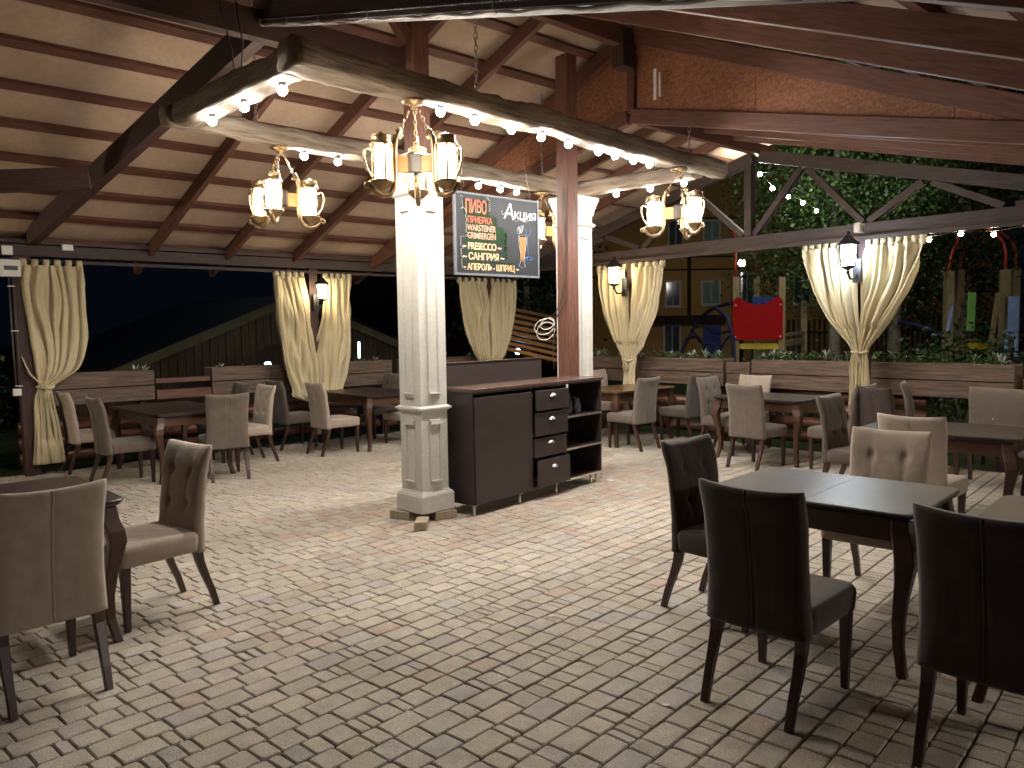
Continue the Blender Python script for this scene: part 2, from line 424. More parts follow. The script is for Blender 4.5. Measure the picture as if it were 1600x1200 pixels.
# knee braces at the eave and far tie
for s, t, ds, dt in ((4.87, -2.15, 0, .55), (4.87, 1.45, 0, -.55), (4.87, 1.45, 0, .5), (4.87, 4.72, 0, -.5), (-1.42, TF, .5, 0), (-1.42, TF, -.5, 0), (2.07, TF, .5, 0), (2.07, TF, -.5, 0)):
    b = MB(); h = 2.50 if s > 4 else 2.60
    b.beam(W(s, t, h-.5), W(s+ds, t+dt, h-.02), .05, .07); P(b, 'knee_brace', 'tie')
# scissor truss near the camera and the beam along the ridge line
J = W(0, -1.34, 3.83)
b = MB(); b.beam(W(4.87, -2.05, 2.74), W(.08, -1.345, 3.84), .10, .22); P(b, 'truss_chord', 'beamdark')
b = MB(); b.beam(W(.1, -1.30, 3.99), W(-4.95, -2.06, 2.39), .12, .22); P(b, 'truss_chord', 'beamdark')
b = MB(); b.beam(W(0, -5.1, 3.83), W(0, -.1, 3.83), .10, .20); P(b, 'ridge_tie', 'beamdark')
b = MB(); b.beam(W(3.6, -4.2, 2.86), W(2.7, -1.9, 3.10), .09, .2); P(b, 'corner_brace', 'beamdark')
b = MB(); b.beam(W(0, -1.34, 4.1), W(0, -1.34, HR-.1), .10, .10, AV); P(b, 'king_post', 'beamdark')
# main posts
P1 = Vector((-.76, 6.60, 0)); P2 = Vector((.625, 8.47, 0)); PC2 = Vector((.715, 8.72, 0))
b = MB(); b.beam(P1+ZV*2.6, P1+ZV*(HR-.1), .17, .15, AV); P(b, 'post', 'beam')
b = MB(); b.beam(P2+ZV*.001, P2+ZV*(HR-.2), .17, .155, AV); P(b, 'post', 'beam')
for c in (P1,):
    for d in (-1,):
        b = MB(); b.beam(c+ZV*3.98+AV*(.07*d), c+ZV*4.58+AV*(.55*d), .09, .10); P(b, 'post_brace', 'beam')
# a pale batten end by the near truss (unpainted)
b = MB(); b.beam(W(.55, -1.75, 4.42), W(.55, -2.6, 4.42), .10, .03); P(b, 'pale_batten', 'ply')

# ------------------------------------------------------------------ conduit, boxes, spotlight
b = MB()
def chord(s): 
    k = (s-.1)/(-5.05); return W(s, -1.30-.76*k, 3.99-1.60*k)
pts = [chord(.1-.12*i) + ZV*(-.122 + .006*math.sin(i*1.9)) - AV*(.045+.004*math.sin(i*1.1)) for i in range(40)]
b.tube(pts, .007, 8)
cable = tag(b.build('conduit', 'cable'), 'pale cable conduit clipped under the dark truss beam overhead', 'conduit')
b = MB()
b.tube([chord(.0-.12*i) + ZV*(-.088) - AV*.072 for i in range(39)], .006, 8)
dk = tag(b.build('conduit', 'cabledk'), 'black ribbed cable running just above the pale conduit on the overhead beam', 'conduit')
b = MB()
for i in range(130):
    p = chord(-.3-.033*i) + ZV*(-.088) - AV*.072
    q = chord(-.3-.033*i-.008) + ZV*(-.088) - AV*.072
    b.tube([p, q], .0075, 8)
b.build('conduit_ribs', 'cabledk', dk)
b = MB()
for i in (1, 6, 11, 17, 22, 27):
    p = chord(-.12*i) + ZV*(-.10) - AV*.075
    b.tube([p+ZV*.02, p+ZV*-.025, p+AV*.02-ZV*.03], .003, 6)
b.build('cable_clip', 'plast', cable)
sp = thing('spotlight', 'small round unlit spotlight fixed where the overhead beams meet', 'spotlight', W(.02, -1.52, 4.05))
def local(ob_pts, o): return ob_pts
b = MB(); b.lathe([(.03, .08), (.055, .05), (.06, -.05), (.05, -.06)], 18, (0, 0, 0), (-.3, -.9, -.25)); b.build('housing', 'black', sp)
b = MB(); b.lathe([(.05, .0), (.05, .006), (1e-4, .012)], 18, Vector((-.018, -.054, -.015)), (-.3, -.9, -.25)); b.build('lens', 'cable', sp)
b = MB(); b.beam((0, 0, 0), (0, .08, .02), .03, .03); b.build('bracket', 'black', sp)
# electrical boxes
def ebox(c, w, h, d, label, slots=False):
    o = thing('junction_box', label, 'junction box', c, YA)
    b = MB(); b.box((0, 0, 0), (w, d, h)); b.build('body', 'plast', o, .006)
    b = MB(); b.box((0, -d/2-.003, 0), (w*.8, .006, h*.8)); b.build('cover', 'plast', o, .002)
    if slots:
        b = MB(); b.box((0, -d/2-.008, 0), (w*.7, .004, h*.25)); b.build('slot', 'black', o)
    return o
pp = W(4.87-.12, -2.15)
ebox(at(11, 391, y=8.75), .10, .10, .06, 'small white junction box on the dark post at the left edge, upper of two')
ebox(at(16, 419, y=8.78), .19, .19, .07, 'larger white socket box with dark slots on the dark post at the left edge', True)
ebox(at(27, 613, y=8.75), .08, .08, .05, 'white switch box low on the dark post beside the left curtain')
ebox(at(105, 387, y=9.2), .12, .07, .05, 'small cream junction box on top of the left eave beam')
ebox(at(1342, 356, y=8.85), .11, .11, .07, 'small white junction box on the tie beam above the right hand curtain')
b = MB()
b.tube([at(14, 432, y=8.76), at(18, 500, y=8.76), at(22, 560, y=8.76), at(26, 606, y=8.76)], .01, 6)
b.tube([at(20, 432, y=8.76), at(25, 500, y=8.76), at(30, 560, y=8.76), at(31, 606, y=8.76)], .008, 6)
cbl = tag(b.build('cable', 'cabledk'), 'pair of dark cables running down the post at the left edge', 'cable')
b = MB()
for y in (447, 517, 603): b.beam(at(12+(y-447)*.08, y, y=8.745), at(23+(y-447)*.08, y, y=8.745), .012, .01)
b.build('cable_clip', 'plast', cbl)

# ------------------------------------------------------------------ rustic timber frame with bulbs
HF = 3.20; FD = Vector((.695, .719, 0)); FN = Vector((-.719, .695, 0))   # along the front beam / towards the back
Q1 = at(470, 100, HF); Q1.z = HF
LF, WF = 5.02, 2.06
fr = thing('timber_frame', 'suspended rectangle of rustic old timber studded with small lit bulbs', 'light frame', (Q1.x, Q1.y, HF), math.atan2(FD.y, FD.x))
def rustic(name, x0, y0, x1, y1, w, h, seed, bow=0):
    d = Vector((x1-x0, y1-y0, 0)); L = d.length; d.normalize(); n = Vector((-d.y, d.x, 0))
    nx = int(L/.05); prof = []
    K = 5
    for i in range(K): prof.append((-.5+i/K, -.5+.5))
    ring = []
    for i in range(K): ring.append((-1+2*i/K, -1))
    for i in range(K): ring.append((1, -1+2*i/K))
    for i in range(K): ring.append((1-2*i/K, 1))
    for i in range(K): ring.append((-1, 1-2*i/K))
    vs = []; fs = []; uv = []
    n_r = len(ring)
    for i in range(nx+1):
        u = i/nx
        for a, c in ring:
            r = math.hypot(a, c); rr = 1/ max(1, (abs(a)**6+abs(c)**6)**(1/6.0))
            a2, c2 = a*rr, c*rr
            p = Vector((x0, y0, 0)) + d*(u*L) + n*(a2*w/2) + ZV*(h/2 + c2*h/2)
            q = Vector((u*L*2.2+seed*10, a*.6, c*.6))
            disp = .018*noise.noise(q) + .010*noise.noise(q*3.1) + .005*noise.noise(q*8)
            p += n*(a2*disp*1.3) + ZV*(c2*disp*1.3) + n*.02*noise.noise(Vector((u*L*.7, seed, 0))) + ZV*.012*noise.noise(Vector((u*L*.6, seed+5, 3)))
            vs.append(p)
    per = 2*(w+h)
    for i in range(nx):
        for k in range(n_r):
            j = (k+1) % n_r
            fs.append((i*n_r+k, (i+1)*n_r+k, (i+1)*n_r+j, i*n_r+j))
            uv.append([(i*L/nx+seed*7, k/n_r*per), ((i+1)*L/nx+seed*7, k/n_r*per), ((i+1)*L/nx+seed*7, (k+1)/n_r*per), (i*L/nx+seed*7, (k+1)/n_r*per)])
    fs.append(tuple(range(n_r))); uv.append([(0, 0)]*n_r)
    fs.append(tuple(nx*n_r+k for k in range(n_r-1, -1, -1))); uv.append([(0, 0)]*n_r)
    b = MB(); b.add(vs, fs, uv, True); return b.build(name, 'rustic', fr)
FW, FH = .22, .17
rustic('long_timber', -.03, FW/2, LF+.12, FW/2, FW, FH, 1)
rustic('long_timber', -.01, WF-FW/2, LF+.02, WF-FW/2, FW*.9, FH*.95, 2)
rustic('short_timber', FW/2, FW*.96, FW/2, WF-FW*.95, FW*.95, FH*1.02, 3)
rustic('short_timber', LF-FW/2-.02, FW*.96, LF-FW/2-.02, WF-FW*.95, FW*.95, FH*.95, 4)
fri = fr.matrix_basis.inverted() if False else (Matrix.Translation(fr.location) @ Matrix.Rotation(fr.rotation_euler[2], 4, 'Z')).inverted()
leds = [(315, 186), (367, 164), (424, 137), (700, 171), (753, 185), (805, 201), (851, 213), (893, 224), (934, 237), (972, 241), (1003, 248), (1030, 254),
        (497, 237), (552, 246), (733, 279), (773, 285), (807, 291), (841, 294), (955, 302), (1007, 293), (1062, 285)]
ledme = None
for px, py in leds:
    p = fri @ at(px, py, HF-.04)
    p.z = -.04
    # snap to the middle of the nearest timber
    dx = {'f': abs(p.y-FW/2), 'b': abs(p.y-(WF-FW/2)), 'l': abs(p.x-FW/2), 'r': abs(p.x-(LF-FW/2))}
    k = min(dx, key=dx.get)
    if k == 'f': p.y = FW*.42
    if k == 'b': p.y = WF-FW*.42
    if k == 'l': p.x = FW*.5
    if k == 'r': p.x = LF-FW*.5
    if ledme is None:
        b = MB(); b.sphere((0, 0, 0), .033, 14); o = b.build('bulb', 'led', fr); ledme = o
        b = MB(); b.lathe([(.024, .018), (.026, .05)], 14); so = b.build('socket', 'black', o)
    else:
        o = ledme.copy(); COL.objects.link(o); so2 = so.copy(); COL.objects.link(so2); so2.parent = o
    o.location = p
    if px == leds[0][0]:
        spd = bpy.data.lights.new('bulb_light', 'SPOT'); spd.energy = 7.5; spd.spot_size = math.radians(168); spd.spot_blend = .5; spd.shadow_soft_size = .03; spd.color = (1, .94, .86)
    so3 = bpy.data.objects.new('bulb_light', spd); COL.objects.link(so3); so3.parent = o; so3.location = (0, 0, -.045)
# hanging chains and wires of the frame
def chain(mb, p0, p1, link=.035, r=.0035, w=.011):
    p0 = Vector(p0); p1 = Vector(p1); d = p1-p0; L = d.length; n = max(2, int(L/(link*.78))); d.normalize()
    a = d.cross(Vector((.31, .9, .1))).normalized(); c = d.cross(a)
    for i in range(n):
        ce = p0 + (p1-p0)*((i+.5)/n); x = a if i % 2 else c
        h = L/n*.62
        pts = []
        for k in range(10):
            an = 2*PI*k/10; pts.append(ce + d*(h*math.sin(an)) + x*(w*math.cos(an)))
        mb.tube(pts, r, 5, closed=True)
# each chain hangs straight down from the roof to its timber
def fpt(u, v): return Vector((Q1.x, Q1.y, 0)) + FD*u + FN*v
HC = [(1.55, FW/2, 4.3), (4.55, FW/2, 4.2), (4.35, WF-FW/2, 3.9), (.75, WF-FW/2, 4.15)]
for i, (u, v, hh) in enumerate(HC):
    p = fpt(u, v); s = (p.x-OX)*B2[0]+(p.y-OY)*B2[1]; t = (p.x-OX)*A2[0]+(p.y-OY)*A2[1]
    top = (HR-SL*abs(s)+.12) if t < 2.8 else (HR2-SL2*abs(s)+.1)
    b = MB(); chain(b, p+ZV*(HF+FH), p+ZV*top, .055, .004, .014)
    tag(b.build('chain', 'iron'), ['hanging chain near the front left of the timber frame', 'hanging chain in front of the brown gable boards at the frame corner', 'hanging chain beside the central brown post, holding the back of the frame', 'hanging chain holding the back left of the timber frame'][i], 'chain', 'chains holding up the timber frame')
b = MB()
p = fpt(.12, 1.05)
b.tube([p+ZV*(HF+FH), p+ZV*3.6+BV*.05, p+ZV*3.9-AV*.1, W(0, -1.5, 3.95)+BV*.09], .006, 6)
b.tube([p+AV*.04+ZV*(HF+FH), p+AV*.06+ZV*3.65, p+ZV*3.93+AV*.02, W(0, -1.45, 3.96)+BV*.09], .006, 6)
tag(b.build('wire', 'cabledk'), 'dark looped wires dropping from the roof beam to the left timber', 'wire')
b = MB()
p = W(-.42, 2.68, 0)
b.beam(p+ZV*3.94+AV*0, p+ZV*4.25, .035, .012, AV); b.beam(p-BV*.06+ZV*3.96, p-BV*.06+ZV*4.2, .02, .012, AV)
tag(b.build('bracket', 'plast'), 'small white metal bracket hanging against the brown gable boards', 'bracket')

# ------------------------------------------------------------------ chandeliers
def make_chandelier(glass, label):
    t = thing('chandelier', label, 'chandelier', (0, 0, 0), 0, 'brass chandeliers hung under the timber frame')
    b = MB(); b.lathe([(.005, -.062), (.02, -.055), (.028, -.03), (.055, -.022), (.082, -.012), (.086, 0)], 24); b.build('canopy', 'brass', t)
    b = MB(); b.lathe([(.055, -.50), (.06, -.49), (.062, -.37), (.05, -.36)], 6, smooth=False); b.build('hub', 'darkblk', t)
    b = MB(); b.lathe([(1e-4, -.56), (.014, -.55), (.006, -.53), (.018, -.515), (.012, -.50)], 12); b.build('finial', 'brass', t)
    for k in range(3):
        a = 2*PI*k/3; R = Matrix.Rotation(a, 3, 'Z')
        b = MB(); b.beam(R @ Vector((.045, 0, -.44)), R @ Vector((.20, 0, -.44)), .022, .115); b.build('board', 'lwood', t, .004)
        # bracket scroll in the x-z plane
        pts = []; rad = []
        cx, cz = .115, -.24
        for i in range(9):
            an = -PI*.9 + i*(PI*1.45)/8; rr = .014 + .012*i/8
            pts.append(Vector((cx-.0+rr*math.cos(an), 0, cz+rr*math.sin(an)))); rad.append(.009+.003*i/8)
        for x, z, r in ((.150, -.27, .014), (.160, -.33, .015), (.158, -.44, .016), (.158, -.55, .015), (.168, -.61, .014), (.195, -.655, .013), (.25, -.668, .0125), (.305, -.650, .011), (.338, -.612, .010), (.352, -.588, .009), (.372, -.592, .008), (.380, -.612, .007), (.368, -.626, .0065), (.354, -.620, .006), (.354, -.608, .005)):
            pts.append(Vector((x, 0, z))); rad.append(r)
        b = MB(); b.tube([R @ p for p in pts], [q*1.45 for q in rad], 8); b.build('scroll_arm', 'brass', t)
        c = R @ Vector((.255, 0, 0))
        b = MB(); b.lathe([(.02, -.635), (.05, -.615), (.074, -.585), (.085, -.572), (.080, -.566), (.06, -.566)], 20, c)
        b.lathe([(.070, -.335), (.080, -.331), (.078, -.322), (.066, -.315), (.064, -.275), (.068, -.270), (.05, -.262), (.015, -.255), (.014, -.245), (1e-4, -.238)], 20, c)
        for q in range(5):
            aa = a + 2*PI*q/5 + .3; e = Vector((.066*math.cos(aa), .066*math.sin(aa), 0))
            b.tube([c+e+ZV*-.57, c+e*1.05+ZV*-.45, c+e+ZV*-.33], .009, 6)
        lt = b.build('lantern_body', 'brass', t)
        b = MB(); b.lathe([(.050, -.562), (.055, -.56), (.055, -.338), (.050, -.336)], 20, c); b.build('glass', glass, lt)
        b = MB(); h = [Vector((.325, 0, -.37)), Vector((.355, 0, -.355)), Vector((.378, 0, -.375)), Vector((.380, 0, -.43)), Vector((.360, 0, -.50)), Vector((.325, 0, -.545))]
        b.tube([R @ p for p in h], .008, 7); b.build('handle', 'brass', lt)
        b = MB(); chain(b, R @ Vector((.03, 0, -.05)), R @ Vector((.152, 0, -.30)), .04, .0032, .010); b.build('chain', 'brass', t)
    return t
chd = make_chandelier('lamp', 'brass chandelier of three mug lamps in front of the left white column')
reg(chd)
def cpos(px, py, back):
    p = at(px, py, HF); q = fri @ p
    q.y = (WF-FW/2) if back else FW/2; q.z = -.006
    w = fri.inverted() @ q; return w
chd.location = cpos(645, 157, False); chd.rotation_euler = (0, 0, math.radians(93))
c2 = dup(chd, cpos(440, 228, True), math.radians(-88), 'brass chandelier of three mug lamps hanging furthest left, above the bright curtain pair')
c3 = dup(chd, cpos(1067, 262, False), math.radians(-62), 'brass chandelier on the right end of the timber frame, one lamp with cool white light')
c4 = dup(chd, cpos(862, 298, True), math.radians(20), 'brass chandelier partly hidden between the chalkboard and the central brown post')
# one lamp of the right chandelier carries a cool white bulb
for o in list(COL.objects):
    if o.parent and o.parent.parent == c3 and o.name.startswith('glass'):
        v = o.data.vertices[0].co
        c = sum((x.co for x in o.data.vertices), Vector())/len(o.data.vertices)
        wx = (Matrix.Rotation(c3.rotation_euler[2], 3, 'Z') @ c).x
        if wx < -.12:
            me = o.data.copy(); me.materials.clear(); me.materials.append(M['lampc']); o.data = me
            o['label'] = 'cool white lamp glass'

# ------------------------------------------------------------------ white columns
def column(c, rz, label, open_front=False):
    t = thing('column', label, 'column', (c.x, c.y, .0), rz)
    z0 = .075; w = .285
    def sq(b, z_0, z_1, a, a2=None):
        a2 = a2 or a
        vs = [(x*a/2, y*a/2, z_0) for x, y in ((-1, -1), (1, -1), (1, 1), (-1, 1))]+[(x*a2/2, y*a2/2, z_1) for x, y in ((-1, -1), (1, -1), (1, 1), (-1, 1))]
        b.add(vs, [(3, 2, 1, 0), (4, 5, 6, 7), (0, 1, 5, 4), (1, 2, 6, 5), (2, 3, 7, 6), (3, 0, 4, 7)])
    b = MB(); sq(b, z0+.14, 3.0, w); b.build('shaft', 'white', t, .003)
    b = MB(); sq(b, z0, z0+.14, .352); sq(b, z0+.1402, z0+.162, .352, .325); sq(b, z0+.1622, z0+.18, .31, .29); b.build('plinth', 'white', t, .003)
    b = MB(); sq(b, .925, .945, .292, .33); sq(b, .9452, .960, .345); sq(b, .9602, .972, .33, .298); b.build('belt_moulding', 'white', t, .002)
    b = MB(); sq(b, 2.715, 2.73, .295, .33); sq(b, 2.7302, 2.75, .34); sq(b, 2.7502, 2.765, .33, .30); sq(b, 2.84, 2.86, .295, .315); sq(b, 2.8602, 2.93, .312, .34); sq(b, 2.9302, 2.945, .352); sq(b, 2.9452, 3.0, .352, .385); sq(b, 3.0002, 3.045, .395); b.build('capital', 'white', t, .003)
    for k in range(4):
        R = Matrix.Rotation(k*PI/2, 3, 'Z')
        for (za, zb) in ((.30, .86), (1.04, 2.63)):
            b = MB(); y = -w/2; hw = .062
            # raised frame moulding with mitred corners
            def ring(h0, h1, i0, i1, o0, o1):
                vs = []
                for (i, o) in ((i0, o0), (i1, o1)):
                    for x, z in ((-hw+i, za+i), (hw-i, za+i), (hw-i, zb-i), (-hw+i, zb-i)):
                        vs.append(R @ Vector((x, y-o, z)))
                fs = []
                for q in range(4):
                    q2 = (q+1) % 4; fs.append((q, q2, 4+q2, 4+q))
                b.add(vs, fs)
            ring(0, 0, 0, .005, -.001, .013); ring(0, 0, .005, .012, .013, .013); ring(0, 0, .012, .024, .013, .002)
            ring(0, 0, .024, .030, .002, .004)
            vs = [R @ Vector((x, y-.004, z)) for x, z in ((-hw+.03, za+.03), (hw-.03, za+.03), (hw-.03, zb-.03), (-hw+.03, zb-.03))]
            b.add(vs, [(0, 1, 2, 3)])
            for zz, ty in ((za, 1), (zb, -1)):
                hh = .028
                for (xx, dd, q0, q1) in ((.060, .012, .006, .016), (.052, .026, .016, .034), (.060, .034, .034, .042)):
                    b.beam(R @ Vector((-xx, y-dd/2+.002, zz+ty*(q0+q1)/2)), R @ Vector((xx, y-dd/2+.002, zz+ty*(q0+q1)/2)), dd, q1-q0)
            b.build('panel_moulding', 'white', t)
    return t
colA = column(P1, math.radians(45), 'white panelled column at the left end of the dark cabinet, standing on small blocks')
colB = column(PC2, math.radians(45), 'white panelled column behind the bare brown post at the cabinet right end')
def block(c, rz, label, d=(.2, .1, .07)):
    b = MB(); b.box((0, 0, d[2]/2), d)
    o = b.build('paving_block', 'brick', None, .006); o.location = (c[0], c[1], 0); o.rotation_euler = (0, 0, rz)
    tag(o, label, 'block', 'blocks under the white columns')
for p, rz, l in ((at(659, 818, .035), PI/2, 'pale concrete block under the front corner of the white column'), (at(629, 803, .035), -.45, 'dark edged concrete block under the left corner of the white column'),
              (at(694, 803, .035), .5, 'pale concrete block under the right corner of the white column, nearest the cabinet')):
    block(p, rz, l)
for dx, dy in ((.17, 0), (-.17, 0)):
    block((PC2.x+dx, PC2.y+dy), .3, 'concrete block hidden under the column behind the cabinet')
# cables on the brown post and the loose coil
b = MB()
b.tube([P2+Vector((-.05, -.085, 3.1)), P2+Vector((-.055, -.09, 2.9)), P2+Vector((-.03, -.09, 2.5)), P2+Vector((-.06, -.09, 2.1)), P2+Vector((-.04, -.09, 1.9)), P2+Vector((-.12, -.05, 1.75)), P2+Vector((-.16, -.02, 1.6)), P2+Vector((-.17, -.0, 1.3)), P2+Vector((-.16, 0, 1.15))], .006, 6)
b.tube([P2+Vector((-.02, -.085, 3.1)), P2+Vector((-.03, -.09, 2.6)), P2+Vector((-.02, -.088, 2.2)), P2+Vector((-.1, -.06, 1.85)), P2+Vector((-.19, .0, 1.7)), P2+Vector((-.2, .05, 1.66))], .006, 6)
tag(b.build('cable', 'cabledk'), 'dark cables running down the central brown post', 'cable')
b = MB()
for cx, cz, rx, rz_ in ((-.23, 1.63, .11, .085), (-.22, 1.58, .10, .095), (-.20, 1.66, .075, .06)):
    b.tube([P2+Vector((cx+rx*math.cos(a*PI/8)-.03, -.02+.01*math.sin(a), cz+rz_*math.sin(a*PI/8)+.02*math.cos(a*PI/8))) for a in range(16)], .006, 6, closed=True)
tag(b.build('cable_coil', 'cable'), 'loose coil of pale cable sticking out beside the central post', 'cable')
# white strip of the open column casing left of the post
# ------------------------------------------------------------------ cabinet
CB = Vector((-.34, 6.56, 0)); cu = math.radians(90-40.2)
cab = thing('sideboard', 'long dark brown sideboard with door, four drawers and open shelves between the columns', 'cabinet', CB, cu)
CW, CD, CHt, Z0 = 1.97, .42, 1.10, .095
# local x along the front, local y to the back
b = MB()
b.box((.009, CD/2, (Z0+CHt-.03)/2), (.018, CD, CHt-.03-Z0)); b.box((CW-.009, CD/2, (Z0+CHt-.03)/2), (.018, CD, CHt-.03-Z0))
b = MB()
def bx(b, x0, x1, y0, y1, z0, z1): b.box(((x0+x1)/2, (y0+y1)/2, (z0+z1)/2), (x1-x0, y1-y0, z1-z0))
bx(b, 0, .018, 0, CD, Z0, CHt-.03); bx(b, CW-.018, CW, 0, CD, Z0, CHt-.03)
bx(b, .018, CW-.018, .002, CD-.01, Z0, Z0+.018); bx(b, .018, CW-.018, .002, CD-.01, CHt-.048, CHt-.03)
bx(b, .80, .816, .004, CD-.01, Z0+.018, CHt-.048); bx(b, 1.33, 1.346, .004, CD-.01, Z0+.018, CHt-.048)
b.build('carcass', 'cab', cab, .002)
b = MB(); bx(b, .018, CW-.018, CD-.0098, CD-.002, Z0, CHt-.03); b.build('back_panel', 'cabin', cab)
b = MB(); bx(b, -.012, CW+.015, -.018, CD, CHt-.0295, CHt); b.build('countertop', 'cabtop', cab, .003)
b = MB(); bx(b, -.05, 1.50, CD+.002, CD+.024, .6, CHt+.205); b.build('rear_board', 'cab', cab, .002)
b = MB(); bx(b, -.05, 1.50, CD-.01, CD+.03, CHt+.2052, CHt+.215); b.build('rear_board_cap', 'cabtop', cab, .002)
b = MB(); bx(b, .012, .795, -.018, -.001, Z0+.006, CHt-.075); d = b.build('door', 'cab', cab, .0025)
b = MB()
for z in (CHt-.11, .62): b.box((.80, -.01, z), (.012, .014, .03))
b.build('hinge', 'chrome', d)
tops = [CHt-.07, .815, .575, .375]; bots = [.83, .590, .385, .11]; pro = [.035, .02, .004, .045]
for k in range(4):
    b = MB(); y1 = -.002-pro[k]*.5; tilt = pro[k]*.25
    z1, z0 = tops[k], bots[k]+.012
    b.beam((.802+.264, -.012-pro[k], z0), (.802+.264, -.012-pro[k]+tilt*.4, z1), .508, .018, Vector((0, -1, 0)))
    dr = b.build('drawer', 'cab', cab, .002)
    zc = z0+(z1-z0)*.66; yy = -.022-pro[k]
    b = MB(); pts = []
    # cup pull: half dome
    vs = []; fs = []; n = 10
    for i in range(n+1):
        a = PI*i/n
        for j in range(5):
            e = PI/2*j/4
            vs.append(Vector((1.066+.045*math.cos(a)*math.cos(e*.999), yy-.022*math.sin(e), zc+.030*math.sin(a)*math.cos(e*.999))))
    for i in range(n):
        for j in range(4): fs.append((i*5+j, (i+1)*5+j, (i+1)*5+j+1, i*5+j+1))
    b.add(vs, fs, None, True); b.build('handle', 'chrome', dr)
for z in (.40, .72):
    b = MB(); bx(b, 1.3465, CW-.0185, .006, CD-.012, z, z+.018); b.build('shelf', 'cab', cab, .001)
b = MB(); pass
for xa, za in ((1.345, .399), (1.345, .719), (1.335, Z0)):
    b = MB(); bx(b, xa, CW, -.003, .0015, za, za+.02); b.build('shelf_edging', 'chrome', cab)
for x in (.04, .66, 1.22, 1.82, 1.92):
    for y in (.04, CD-.05):
        b = MB(); b.lathe([(.016, 0), (.018, .006), (.012, .012), (.014, Z0-.012), (.028, Z0-.008), (.028, Z0-.001)], 12, (x, y, 0)); b.build('leg', 'chrome', cab)
b = MB(); b.box((1.335, -.022, CHt-.075), (.02, .012, .07)); b.build('white_bracket', 'plast', cab)
g = thing('glass_jug', 'dark glass jug with a handle on the top open shelf of the sideboard', 'jug', Matrix.Translation(CB) @ Matrix.Rotation(cu, 4, 'Z') @ Vector((1.52, .12, .7385)))
gm = mat('dark_glass', (.05, .05, .06), .08, .7, var=.1)
b = MB(); b.lathe([(.05, 0), (.058, .03), (.06, .10), (.045, .16), (.035, .19), (.045, .21)], 18); b.build('body', gm, g)
b = MB(); b.tube([(.045, 0, .18), (.09, 0, .17), (.10, 0, .12), (.085, 0, .07), (.058, 0, .05)], .007, 7); b.build('handle', gm, g)
g2 = thing('glass_jug', 'smaller dark glass jug beside the handled one on the top open shelf', 'jug', Matrix.Translation(CB) @ Matrix.Rotation(cu, 4, 'Z') @ Vector((1.66, .10, .7385)))
b = MB(); b.lathe([(.04, 0), (.046, .02), (.05, .08), (.035, .13), (.03, .16)], 18); b.build('body', gm, g2)

# ------------------------------------------------------------------ chalkboard
bl = at(717, 298, y=6.98); BP = Vector((-.495, 6.98, 0))
BWd, BHt = 1.03, .745; BT0 = 2.10
brd = thing('chalkboard', 'black hanging chalkboard with coloured handwritten drinks menu between the columns', 'chalkboard', (BP.x, BP.y, BT0), math.radians(41.0))
b = MB(); bx(b, .02, BWd-.02, 0, .012, .02, BHt-.02); b.build('slate', 'chalk', brd)
b = MB(); bx(b, 0, BWd, -.008, .02, 0, .02); bx(b, 0, BWd, -.008, .02, BHt-.02, BHt); bx(b, 0, .02, -.0075, .0195, .0202, BHt-.0202); bx(b, BWd-.02, BWd, -.0075, .0195, .0202, BHt-.0202); b.build('frame', 'frame', brd, .002)
b = MB(); b.tube([(.1, .006, BHt), (.1, .006, HF-BT0+.03)], .003, 5); b.tube([(BWd-.1, .006, BHt), (BWd-.1, .1, HF-BT0+.06)], .003, 5); b.build('hanging_wire', 'iron', brd)
def text(body, x, z, size, m, shear=0, bold=.0, sx=1.0, name='lettering', rot=0):
    cu_ = bpy.data.curves.new('t', 'FONT'); cu_.body = body; cu_.size = size; cu_.extrude = .0006; cu_.offset = bold; cu_.shear = shear; cu_.space_character = .95
    to = bpy.data.objects.new('t', cu_); COL.objects.link(to)
    dg = bpy.context.evaluated_depsgraph_get(); me = bpy.data.meshes.new_from_object(to.evaluated_get(dg))
    COL.objects.unlink(to); bpy.data.objects.remove(to)
    me.materials.clear(); me.materials.append(M[m])
    me.transform(Matrix.Translation((x, -.0022, z)) @ Matrix.Rotation(rot, 4, 'Y') @ Matrix.Rotation(PI/2, 4, 'X') @ Matrix.Diagonal((sx, 1, 1, 1)))
    o = bpy.data.objects.new(name, me); COL.objects.link(o); o.parent = brd; return o
def X(px): return px/940*BWd*1.0      # zoomed board pixel -> metres (board about 940 wide)
def stroke(mb, pts, w=.006, y=-.0026):
    pts = [Vector((p[0], y, p[1])) for p in pts]
    mb.tube(pts, w/2, 4, flat=.25)
# green scribbled grounds
b = MB(); R = random.Random(3)
def scrib(x0, x1, z0, z1, n):
    for i in range(n):
        z = z0+(z1-z0)*(i+.5)/n; pts = []
        m = 14
        for k in range(m+1):
            x = x0+(x1-x0)*k/m
            pts.append((x+R.uniform(-.004, .004), z+(z1-z0)/n*.5*(1 if k % 2 else -1)+R.uniform(-.003, .003)))
        stroke(b, pts, .007, -.0013)
scrib(.11, .40, .545, .69, 9); scrib(.13, .50, .44, .545, 7); scrib(.14, .58, .325, .45, 9); scrib(.10, .60, .275, .325, 4); scrib(.08, .61, .19, .235, 4); scrib(.08, .70, .10, .14, 3); scrib(.58, .62, .17, .42, 10); scrib(.60, .74, .04, .12, 5)
b.build('green_scribble', 'cg', brd)
b = MB()
for x0_, x1_, z0, z1 in ((.11, .40, .55, .69), (.13, .50, .46, .55), (.135, .58, .325, .462), (.10, .60, .285, .325), (.08, .61, .205, .225), (.08, .66, .112, .130)):
    pts = []
    for k in range(9): pts.append((x0_+(x1_-x0_)*k/8, -.0018, z0+R.uniform(-.006, .006)))
    for k in range(9): pts.append((x1_-(x1_-x0_)*k/8, -.0018, z1+R.uniform(-.006, .006)))
    b.add(pts, [tuple(range(18))])
b.build('dark_patch', 'cgd', brd)
